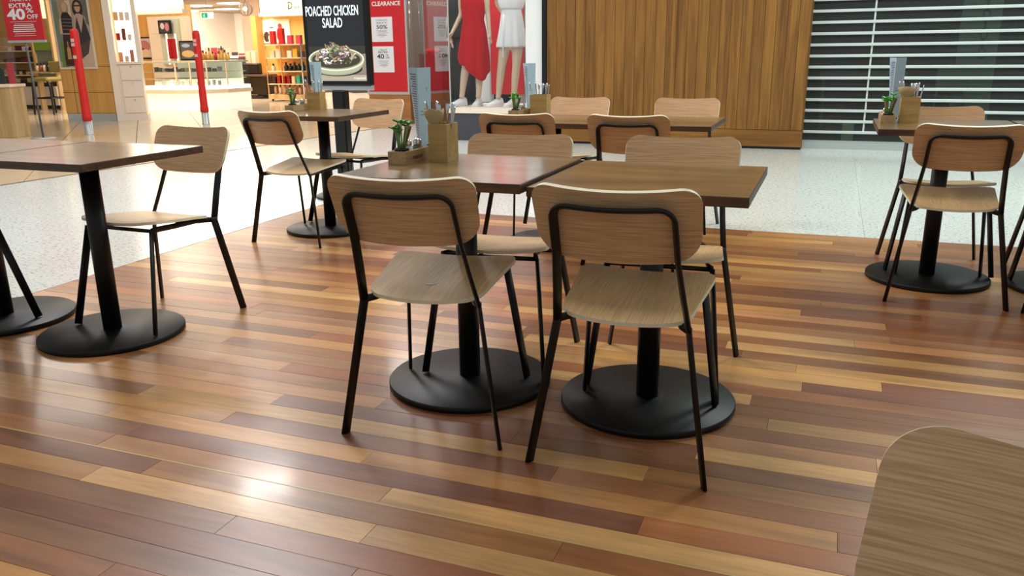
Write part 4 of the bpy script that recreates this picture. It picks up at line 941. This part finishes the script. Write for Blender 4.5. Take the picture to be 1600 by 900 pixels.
framed(219, 60, 237, 90, 15.17, 'dark framed perfume poster leaning behind the glass counter', [((190, 120, 120), .5, .6, .5, .3), ((226, 196, 150), .5, .25, .42, .2), ((120, 60, 50), .3, .45, .2, .06)], (208, 190, 180))
framed(250, 34, 266, 51, 14.9, 'small dark framed beauty picture in the cream display case', [((214, 190, 180), .3, .6, .2, .3), ((200, 120, 130), .75, .5, .2, .4)], (70, 60, 60))
framed(284, 66, 306, 92, 14.4, 'dark framed perfume advert standing on the counter by the bollard', [((206, 170, 110), .5, .3, .45, .22), ((160, 170, 190), .4, .8, .3, .12)], (84, 80, 84))
cs = thing('glass_display_case', 'cream display case with glass shelves behind the glass counter', 'case', (hz(268, 90, 14.95).x, 14.95, .9)); bb0, bb1 = hz(252, 90, 14.95).x, hz(282, 90, 14.95).x
MB().box((bb0, 15.0, .9), (bb1, 15.04, hz(265, 30, 15).z)).build('back_panel', plain('pale_sage', (196, 196, 170), .5), cs)
for py in (93, 53): zz = hz(266, py, 14.95).z; MB().box((bb0, 14.7, zz), (bb1, 15.0, zz + .012)).build('glass_shelf', clear, cs)
for lx in (.33, .78): MB().box((bb0 + (bb1 - bb0) * lx - .02, 14.99, .9), (bb0 + (bb1 - bb0) * lx + .02, 15.0, hz(265, 53, 15).z)).build('light_strip', glow_soft, cs)
zz = hz(266, 93, 14.9).z + .014
for k, px in enumerate((268, 274)): packet(hz(px, 90, 14.85).x, 14.85, zz, .07, .07, .42, (176, 16, 20), 'tall %s red boxed gift in the cream display case' % ('left', 'right')[k], 'tall red boxes')
# curved glass counter
ky = 13.72; kx0, kx1, kx2 = -13.5, -12.25, V(357, 150, 14.3).x
t = thing('glass_counter', 'long lit white counter with glass display top', 'counter', (kx1, ky, 0))
def outl(off=0): return [(kx0, ky + off), (kx1 - .3, ky + off - .02), (kx1, ky + .06 + off), (kx1 + .3, ky + .20 + off), (kx2 - off * .7, ky + .60 + off), (kx2 + .05 - off * .7, ky + 1.25), (kx0, ky + 1.25)]
MB().prism(outl(.0), 0, .34).build('lower_body', emit('glowing_counter_base', (255, 240, 222), .55), t); MB().prism(outl(-.07), .34, .42).build('ledge', cream, t)
MB().prism(outl(-.01), .42, .49).build('light_tray', glow_white, t)
for z, w in ((.62, .008), (.76, .008)): MB().prism(outl(.1), z, z + w).build('shelf', plain('sage_shelf', (198, 200, 172), .3), t)
O = outl(0)
for i in range(5):
    a_, b_ = Vector(O[i]), Vector(O[i + 1]); n_ = (b_ - a_).normalized(); n_ = Vector((-n_.y, n_.x)) * .008
    MB().prism([tuple(a_), tuple(b_), tuple(b_ + n_), tuple(a_ + n_)], .49, .95).build('glass_front', clear, t)
    MB().box((a_.x - .012, a_.y - .012, .49), (a_.x + .012, a_.y + .012, .95)).build('post', cream, t)
MB().prism(outl(-.01), .95, .985).build('top_frame', plain('pale_metal', (206, 200, 176), .35, .3), t)
MB().box((kx0, ky + 1.1, .49), (kx2, ky + 1.12, .95)).build('back_panel', emit('sage_lit_back', (206, 204, 172), .55), t)
rd = random.Random(2)
for k in range(16):
    f = k / 15; x = kx0 + .12 + f * 1.5; y = ky + .3 + max(0, x - kx1) * .45
    c_ = rd.choice([(236, 232, 226), (176, 172, 176), (206, 200, 190), (150, 146, 150)]); packet(x, y, .49, .05, .05, rd.uniform(.07, .12), c_, 'small %s box, %s, on the lit counter tray' % (cname(c_), ORD[k]), 'boxes on the lit counter tray')
    c_ = rd.choice([(150, 146, 152), (122, 118, 120), (226, 222, 214)]); packet(x, y + .05, .769, .08, .06, rd.uniform(.04, .10), c_, 'small %s box, %s, on the glass shelf of the counter' % (cname(c_), ORD[k]), 'boxes on the counter shelf')
for k in range(16):
    x = hz(286 + k * 4.9, 90, ky + 1.0).x; h = rd.uniform(.14, .34)
    if x < kx2 - .04:
        c_ = rd.choice([(206, 160, 70), (214, 180, 110), (150, 30, 30), (60, 40, 30), (226, 206, 160), (190, 130, 60)]); bottle(x, ky + .95, .985, rd.uniform(.028, .038), h, c_, '%s perfume bottle, %s, on the glass counter top' % (cname(c_), ORD[k]), 'perfume bottles on the counter')
# back store interior
struct(MB().box((-34, 30, 0), (-12, 30.2, 4)).build('wall_store_back', store_wall)); struct(MB().box((-40, 13.96, 2.75), (-14.6, 30, 2.85)).build('ceiling', store_ceil))
struct(MB().box((-40, 8.5, 3.2), (-10.9, 13.1, 3.3)).build('ceiling', store_ceil))
struct(MB().box((-24.2, 4, 0), (-24, 30, 4)).build('wall_store_left', store_wall))
NL = {True: 0, False: 0}
for px, py, w in ((309, 9, 30), (294, 17, 18), (291, 24, 14), (288, 29, 9), (362, 5, 30), (356, 14, 26), (340, 21, 16), (340, 27, 16), (308, 28, 6), (372, 22, 10)):
    d = ray(px, py); tt = (2.74 - CP.z) / d.z; P_ = CP + d * tt
    if P_.y < 29.5 and tt > 0:
        ww = w / 1284 * (P_ - CP).length; lt = thing('ceiling_lamp', 'glowing ceiling lamp strip %s of the exit sign, %s' % ('left' if px < 323 else 'right', ('nearest', 'second', 'third', 'fourth', 'fifth', 'farthest')[NL[px < 323]]), 'lamp', (P_.x, P_.y, 2.74), 'ceiling lamps in the store')
        NL[px < 323] += 1
        MB().box((P_.x - ww / 2, P_.y - .3, 2.72), (P_.x + ww / 2, P_.y + .3, 2.748)).build('diffuser', glow_ceiling, lt)
e = hz(323, 24, 20); t = thing('exit_sign', 'small green and white running figure exit sign hanging from ceiling', 'sign', (e.x, 20, e.z))
e0, e1, ez0, ez1 = hz(315, 29, 20).x, hz(332, 29, 20).x, hz(323, 29, 20).z, hz(323, 19, 20).z
MB().box((e0, 20, ez0), (e1, 20.06, ez1)).build('housing', exit_mat, t); m = MB(); cz_ = (ez0 + ez1) / 2
m.box((e0 + .02, 19.995, ez0 + .02), ((e0 + e1) / 2 + .03, 20, ez1 - .02)); m.build('green_field', exit_green, t); m = MB(); fxx = (e0 * .72 + e1 * .28)
m.ell((fxx + .01, 19.99, cz_ + .035), (.012, .003, .012), 8, 4); m.tube([(fxx, 19.99, cz_ + .02), (fxx - .01, 19.99, cz_ - .015)], .009, 6); m.tube([(fxx - .01, 19.99, cz_ - .015), (fxx + .025, 19.99, cz_ - .03), (fxx + .02, 19.99, cz_ - .05)], .006, 6); m.tube([(fxx - .01, 19.99, cz_ - .015), (fxx - .03, 19.99, cz_ - .045)], .006, 6); m.tube([(fxx - .03, 19.99, cz_ + .01), (fxx + .03, 19.99, cz_ + .01)], .005, 6)
m.build('running_figure', exit_mat, t); MB().tube([((e0 + e1) / 2, 20.03, ez1), ((e0 + e1) / 2, 20.03, 2.75)], .008, 6).build('hanger', alu, t)
# pink pier with glass pendant
pp0, pp1 = hz(384, 100, 19.9), hz(413, 100, 19.9)
struct(MB().box((pp0.x, 19.9, 0), (pp1.x, 20.4, 3.2)).build('wall_pink_pier', pink_wall))
s_ = hz(384, 14, 15.5); t = thing('sphere_lamp', 'round glass sphere lamp hanging in front of the pink pier', 'lamp', (s_.x, 15.5, s_.z - .15))
MB().ell((s_.x, 15.5, s_.z), (.15, .15, .14), 20, 14).build('glass_globe', glass('lamp_glass', (.95, .9, .82), .05, 1.4, .25), t)
m = MB(); m.ell((s_.x - .02, 15.5, s_.z), (.06, .04, .05), 10, 8); m.build('bulb', glow_soft, t)
for k in range(5): a = k * PI / 5; MB().tube([(s_.x + .152 * math.cos(a) * math.cos(q), 15.5 + .152 * math.sin(a) * math.cos(q), s_.z + .142 * math.sin(q)) for q in [2 * PI * j / 16 for j in range(17)]], .004, 5).build('rib', brass, t)
MB().tube([(s_.x, 15.5, s_.z + .14), (s_.x, 15.5, 2.75)], .006, 6).build('cord', brass, t)
# maple portal with sign box
p0_, p1_ = hz(405, 100, 19), hz(500, 100, 19)
t = thing('maple_portal', 'maple clad store portal right of the pink pier', 'portal', (p0_.x, 19.12, 0))
MB().box((p0_.x, 19.12, 0.12), (p1_.x, 19.2, hz(430, 24, 19).z)).build('back_panel', maple, t); MB().box((p0_.x, 18.8, .12), (p0_.x + .16, 19.12, hz(430, 24, 19).z)).build('jamb', maple, t)
MB().box((p0_.x, 18.82, 0), (p1_.x, 19.12, .12)).build('kick', alu, t)
t = thing('brand_light_box', 'glowing yellow white sign box with dark serif lettering', 'sign', (p0_.x, 18.7, hz(430, 20, 18.7).z))
MB().box((hz(406, 10, 18.7).x, 18.7, hz(440, 20, 18.7).z), (p1_.x, 18.79, 2.85)).build('diffuser', glow_yellow, t); MB().box((hz(404, 10, 18.7).x, 18.68, hz(440, 25, 18.7).z), (p1_.x, 18.79, hz(440, 20, 18.7).z)).build('lower_trim', cream, t)
u_ = hz(450, 14, 18.69); m = MB().text('D', (u_.x, 18.69, u_.z), X, Zu, .17, .14, .012, .002, 'L').text('ior', (u_.x + .18, 18.69, u_.z), X, Zu, .10, .20, .01, .002, 'L'); m.build('lettering', plain('matte_black', (6, 6, 6), 1, spec=0), t)
framed(414, 32, 453, 66, 19.085, 'large bright face poster above the product shelves', [((250, 240, 230), .35, .6, .4, .5), ((120, 60, 50), .32, .68, .10, .03), ((60, 50, 46), .1, .25, .12, .25), ((240, 200, 170), .35, .2, .2, .2), ((186, 16, 24), .66, .35, .16, .36), ((200, 60, 50), .66, .74, .08, .12)], (246, 236, 226), white_lam)
gx0, gx1 = hz(417, 100, 17).x, hz(474, 100, 17).x; gy = 16.95
t = thing('product_shelves', 'narrow pale shelving unit filled with boxes and bottles', 'shelf', (gx0, gy, 0))
lv = [hz(445, py, gy).z for py in (150, 131, 111, 90, 69)]
MB().box((gx0, gy, .05), (gx1, gy + .5, .16)).build('base', pale_oak, t); MB().box((gx0, gy + .42, .16), (gx1, gy + .45, lv[-1])).build('back_panel', maple, t)
for z in lv[1:]: MB().box((gx0, gy, z - .02), (gx1, gy + .42, z)).build('shelf_board', cream, t)
for sx_ in (gx0 + .01, (gx0 + gx1) / 2 - .08, gx1 - .02): MB().box((sx_, gy, .16), (sx_ + .02, gy + .02, lv[-1])).build('upright', chrome, t)
for sx_ in (gx0 + .08, gx1 - .08): MB().ell((sx_, gy + .06, .03), (.03, .03, .03), 8, 6).build('castor', black, t)
def rowof(z, cols, hs, w, what, kind='box', gap=.0):
    n = len(cols); st = (gx1 - gx0 - .06) / n
    for i, c in enumerate(cols):
        if c is None: continue
        x = gx0 + .05 + st * (i + .5)
        thing_, where = what.split(' on ', 1); grp = ('boxes' if kind == 'box' else 'bottles') + ' on ' + where
        lab = '%s %s, %s on %s' % (cname(c), thing_, ORD[sum(1 for q in cols[:i] if q)], where)
        if kind == 'bottle': bottle(x, gy + .15, z, w, hs[i % len(hs)], c, lab, grp)
        else: packet(x, gy + .15, z, w, .1, hs[i % len(hs)], c, lab, grp)
rowof(lv[4], [(170, 20, 30), (186, 16, 24), (200, 60, 80), (206, 70, 80)], [.3, .36, .2, .2], .13, 'gift box on the top of the product shelves')
rowof(lv[3], [(206, 190, 160), (216, 200, 176), None, (226, 216, 206), (214, 170, 60), (90, 60, 30)], [.16, .2, .14], .13, 'box on the upper product shelf')
rowof(lv[2], [(216, 200, 180), None, None, (20, 18, 18), (20, 18, 18), (22, 18, 18), (18, 18, 18), (24, 20, 20)], [.17, .2], .05, 'small bottle on the middle product shelf', 'bottle')
rowof(lv[1], [(60, 40, 30), (160, 20, 24), (160, 20, 24), (150, 20, 30), (226, 200, 160), (30, 170, 140), (20, 40, 40)], [.17, .19], .09, 'box on the lower product shelf')
rowof(.16, [(206, 160, 140), (226, 200, 186), (196, 150, 130), (226, 206, 196), (180, 130, 110), (214, 186, 170), (206, 170, 150)], [.26, .23], .035, 'slim bottle on the bottom product shelf', 'bottle')
# dark counter with bags and stock behind it
dy = 17.9; d0, d1 = hz(358, 120, dy).x, hz(410, 120, dy).x
t = thing('dark_counter', 'black sales counter right of the glass counter', 'counter', (d0, dy, 0))
MB().bevbox((d0, dy, .1), (d1 + .1, dy + .7, .55), .01).build('body', black, t); MB().bevbox((d0 - .05, dy - .05, .55), (d1 + .15, dy + .75, .6), .01).build('worktop', plain('dark_wood_top', (78, 54, 40), .4), t); MB().bevbox((d0 - .1, dy - .1, 0), (d1 + .05, dy + .6, .06), .01).build('plinth', black, t)
tag(MB().bevbox((hz(366, 100, dy).x, dy + .02, .602), (hz(402, 100, dy).x, dy + .2, .88), .03).build('black_case', black), 'large black case on top of the dark sales counter', 'case')
for k, (px, c_) in enumerate(((366, (40, 36, 36)), (376, (90, 70, 60)), (388, (236, 180, 150)), (396, (240, 196, 160)))):
    packet(hz(px, 90, 18.3).x, 18.35, .6, .14, .12, (.3, .45, .56, .58)[k], c_, ('low dark bag', 'brown bag', 'peach paper bag', 'right hand peach paper bag')[k] + ' standing on the dark sales counter', 'bags on the dark counter', 'shopping_bag', 'bag')
t = thing('stock_table', 'long white stock table deep in the store', 'table', (-20, 24, 0)); MB().box((-21.5, 24, .98), (-16.5, 24.8, 1.05)).build('tabletop', white_lam, t); MB().box((-21.4, 24.1, 0), (-16.6, 24.7, .98)).build('body', cream, t)
for k in range(16):
    x = -21.3 + k * .29; h = rd.uniform(.08, .36); packet(x, 24.3, 1.05, .2, .1, h, rd.choice([(40, 34, 34), (206, 120, 100), (226, 200, 180), (90, 60, 50), (190, 40, 40), (230, 220, 210)]), 'small boxed item, %s, on the long white stock table' % ORD[k], 'stock on the white table')
framed(306, 48, 331, 62, 29.97, 'white notice with a dark two line logo on the far wall', [((90, 90, 96), .55, .58, .18, .05), ((90, 90, 96), .55, .40, .16, .05)], (244, 240, 236), white_lam)
t = framed(338, 57, 348, 86, 29.97, 'dark portrait banner deep in the store', [((96, 80, 76), .5, .6, .25, .2)], (44, 38, 40)); t = framed(349, 58, 357, 75, 29.97, 'small red sale banner deep in the store', [((246, 150, 150), .5, .7, .35, .06), ((246, 170, 170), .5, .4, .35, .1)], (216, 60, 60), red_card)
g_ = hz(372, 52, 29.9); tag(MB().text('fine books', (g_.x, 29.9, g_.z), X, Zu, .1, .5, .01).build('wall_lettering', dark_grey), 'small dark lettering on the far pale wall', 'lettering') if 0 else None
w_ = (hz(285, 40, 29.94), hz(299, 50, 29.94)); tag(MB().box((w_[0].x, 29.94, w_[1].z), (w_[1].x, 30, w_[0].z)).build('light_panel', glow_yellow), 'small warm glowing panel left of the far red bollard', 'light panel')
w_ = (hz(326, 30, 29.94), hz(343, 39, 29.94)); tag(MB().box((w_[0].x, 29.94, w_[1].z), (w_[1].x, 30, w_[0].z)).build('light_panel', glow_white), 'small white glowing panel under the exit sign', 'light panel')
# ------------------------------------------------------------------ shelves, stool at far left
ly = 13.6; f0, f1 = hz(-40, 100, ly).x, hz(102, 100, ly).x
t = thing('makeup_shelves', 'tall shelving crowded with dark and red cosmetics at left', 'shelf', (f0, ly, 0))
MB().box((f0, ly + .5, 0), (f1, ly + .55, 2.4)).build('back_panel', plain('ochre_panel', (196, 156, 92), .6), t)
lz = [hz(50, py, ly).z for py in (128, 117, 97, 79)]
for z in lz[1:]: MB().box((f0, ly, z - .02), (hz(58, 100, ly).x, ly + .5, z)).build('shelf_board', cream, t)
MB().box((f0, ly - .05, 0.08), (hz(85, 100, ly).x, ly + .5, lz[0] - .14)).build('lower_cabinet', white_lam, t); MB().box((f0, ly, 0), (hz(85, 100, ly).x, ly + .4, .08)).build('kick', black, t)
MB().box((f0, ly - .06, lz[0] - .14), (hz(85, 100, ly).x, ly + .5, lz[0] - .10)).build('worktop', cream, t); MB().box((f0, ly, lz[0] - .10), (hz(70, 100, ly).x, ly + .45, lz[0] - .02)).build('drawer_block', black, t)
for li, (z, cs_) in enumerate(zip([lz[0] - .02] + lz[1:], ([(206, 170, 110), (216, 180, 120), (60, 40, 30), (226, 196, 140)], [(206, 170, 110), (40, 26, 26), (216, 190, 140), (60, 30, 30)], [(120, 20, 34), (40, 16, 20), (200, 130, 130), (90, 20, 30)], [(70, 30, 26), (50, 24, 24), (200, 150, 110), (226, 206, 196)]))):
    for k in range(11):
        px = 2 + k * 5.4; x = hz(px, 100, ly).x; c_ = rd.choice(cs_); packet(x, ly + .2, z, .11, .2, rd.uniform(.06, .115), c_, '%s cosmetic box, %s on the %s crowded left shelf' % (cname(c_), ORD[k], ('lowest', 'second', 'third', 'top')[li]), 'cosmetics on the %s left shelf' % ('lowest', 'second', 'third', 'top')[li])
t = thing('green_display', 'green topped display unit between red sign and poster column', 'display', (hz(62, 90, 13.3).x, 13.3, 0)); a_, b_ = hz(52, 80, 13.3), hz(82, 80, 13.3)
MB().box((a_.x, 13.3, hz(66, 79, 13.3).z), (b_.x, 13.4, hz(66, 66, 13.3).z)).build('header', green_print, t); MB().box((a_.x, 13.34, hz(66, 125, 13.3).z), (b_.x, 13.4, hz(66, 79, 13.3).z)).build('back_panel', plain('grey_green', (120, 128, 110), .6), t)
for px in (51, 82): MB().box((hz(px, 80, 13.3).x, 13.28, 0), (hz(px, 80, 13.3).x + .05, 13.4, 2.3)).build('post', pale_oak, t)
MB().box((a_.x, 13.1, hz(66, 112, 13.3).z - .03), (b_.x + .1, 13.4, hz(66, 112, 13.3).z)).build('shelf_board', pale_oak, t)
for k in range(6): bottle(hz(58 + k * 5.5, 100, 13.2).x, 13.2, hz(66, 112, 13.3).z, .04, rd.uniform(.12, .22), rd.choice([(206, 160, 120), (150, 90, 50), (40, 30, 30), (226, 206, 170)]), 'small bottle, %s, on the green topped display' % ORD[k], 'bottles on the green display')
sgx = hz(84, 180, 12.4); t = thing('bar_stool', 'olive leather makeup stool with curved black frame', 'stool', (sgx.x, 12.4, 0))
sz = hz(84, 122, 12.4).z; bz_ = hz(80, 104, 12.4).z
MB().bevbox((sgx.x - .22, 12.2, sz - .06), (sgx.x + .2, 12.65, sz + .02), .03).build('seat', olive, t); MB().bevbox((sgx.x - .2, 12.62, sz + .1), (sgx.x + .24, 12.68, bz_ + .1), .02).build('backrest', olive, t)
for sx_ in (-.2, .2):
    for sy_ in (-.18, .22):
        q = [(sgx.x + sx_ * .7, 12.42 + sy_, sz - .04), (sgx.x + sx_ * 1.15, 12.42 + sy_ * 1.1, sz - .12), (sgx.x + sx_ * 1.3, 12.42 + sy_ * 1.25, 0)]; MB().tube(q, .018, 8).build('leg', black, t)
fz = sz * .45; ww = .25; MB().tube([(sgx.x - ww, 12.2, fz), (sgx.x + ww, 12.2, fz), (sgx.x + ww, 12.68, fz), (sgx.x - ww, 12.68, fz), (sgx.x - ww, 12.2, fz)], .014, 8).build('footrest', black, t)
w_ = (hz(60, 12, 13.9), hz(84, 28, 13.9)); tag(MB().box((w_[0].x, 13.9, w_[1].z), (w_[1].x + .3, 14.0, w_[0].z + .3)).build('light_panel', glow_yellow), 'warm glowing panel between red sign and poster column', 'light panel')
area('store_and_fill_light', (-12.6, 12.6, 3.1), 2.5, 160, (1, .90, .76), (0, 0, 0), 2.0)
area('store_and_fill_light', (-14.0, 17.0, 2.7), 3.0, 260, (1, .90, .76), (0, 0, 0), 3.0)
area('store_and_fill_light', (-20.0, 24.0, 2.7), 5.0, 1100, (1, .90, .78), (0, 0, 0), 5.0)
area('store_and_fill_light', (-11.6, 9.4, 3.7), 1.2, 85, (1, .92, .80), (0, 0, 0), 1.6)  # fill lamp set close to the maple poster column to brighten it
area('store_and_fill_light', (-22.0, 26.5, 2.6), 4.0, 230, (1, .92, .84), (math.radians(60), 0, 0), 1.0)  # added lamp, tilted to brighten the far store wall
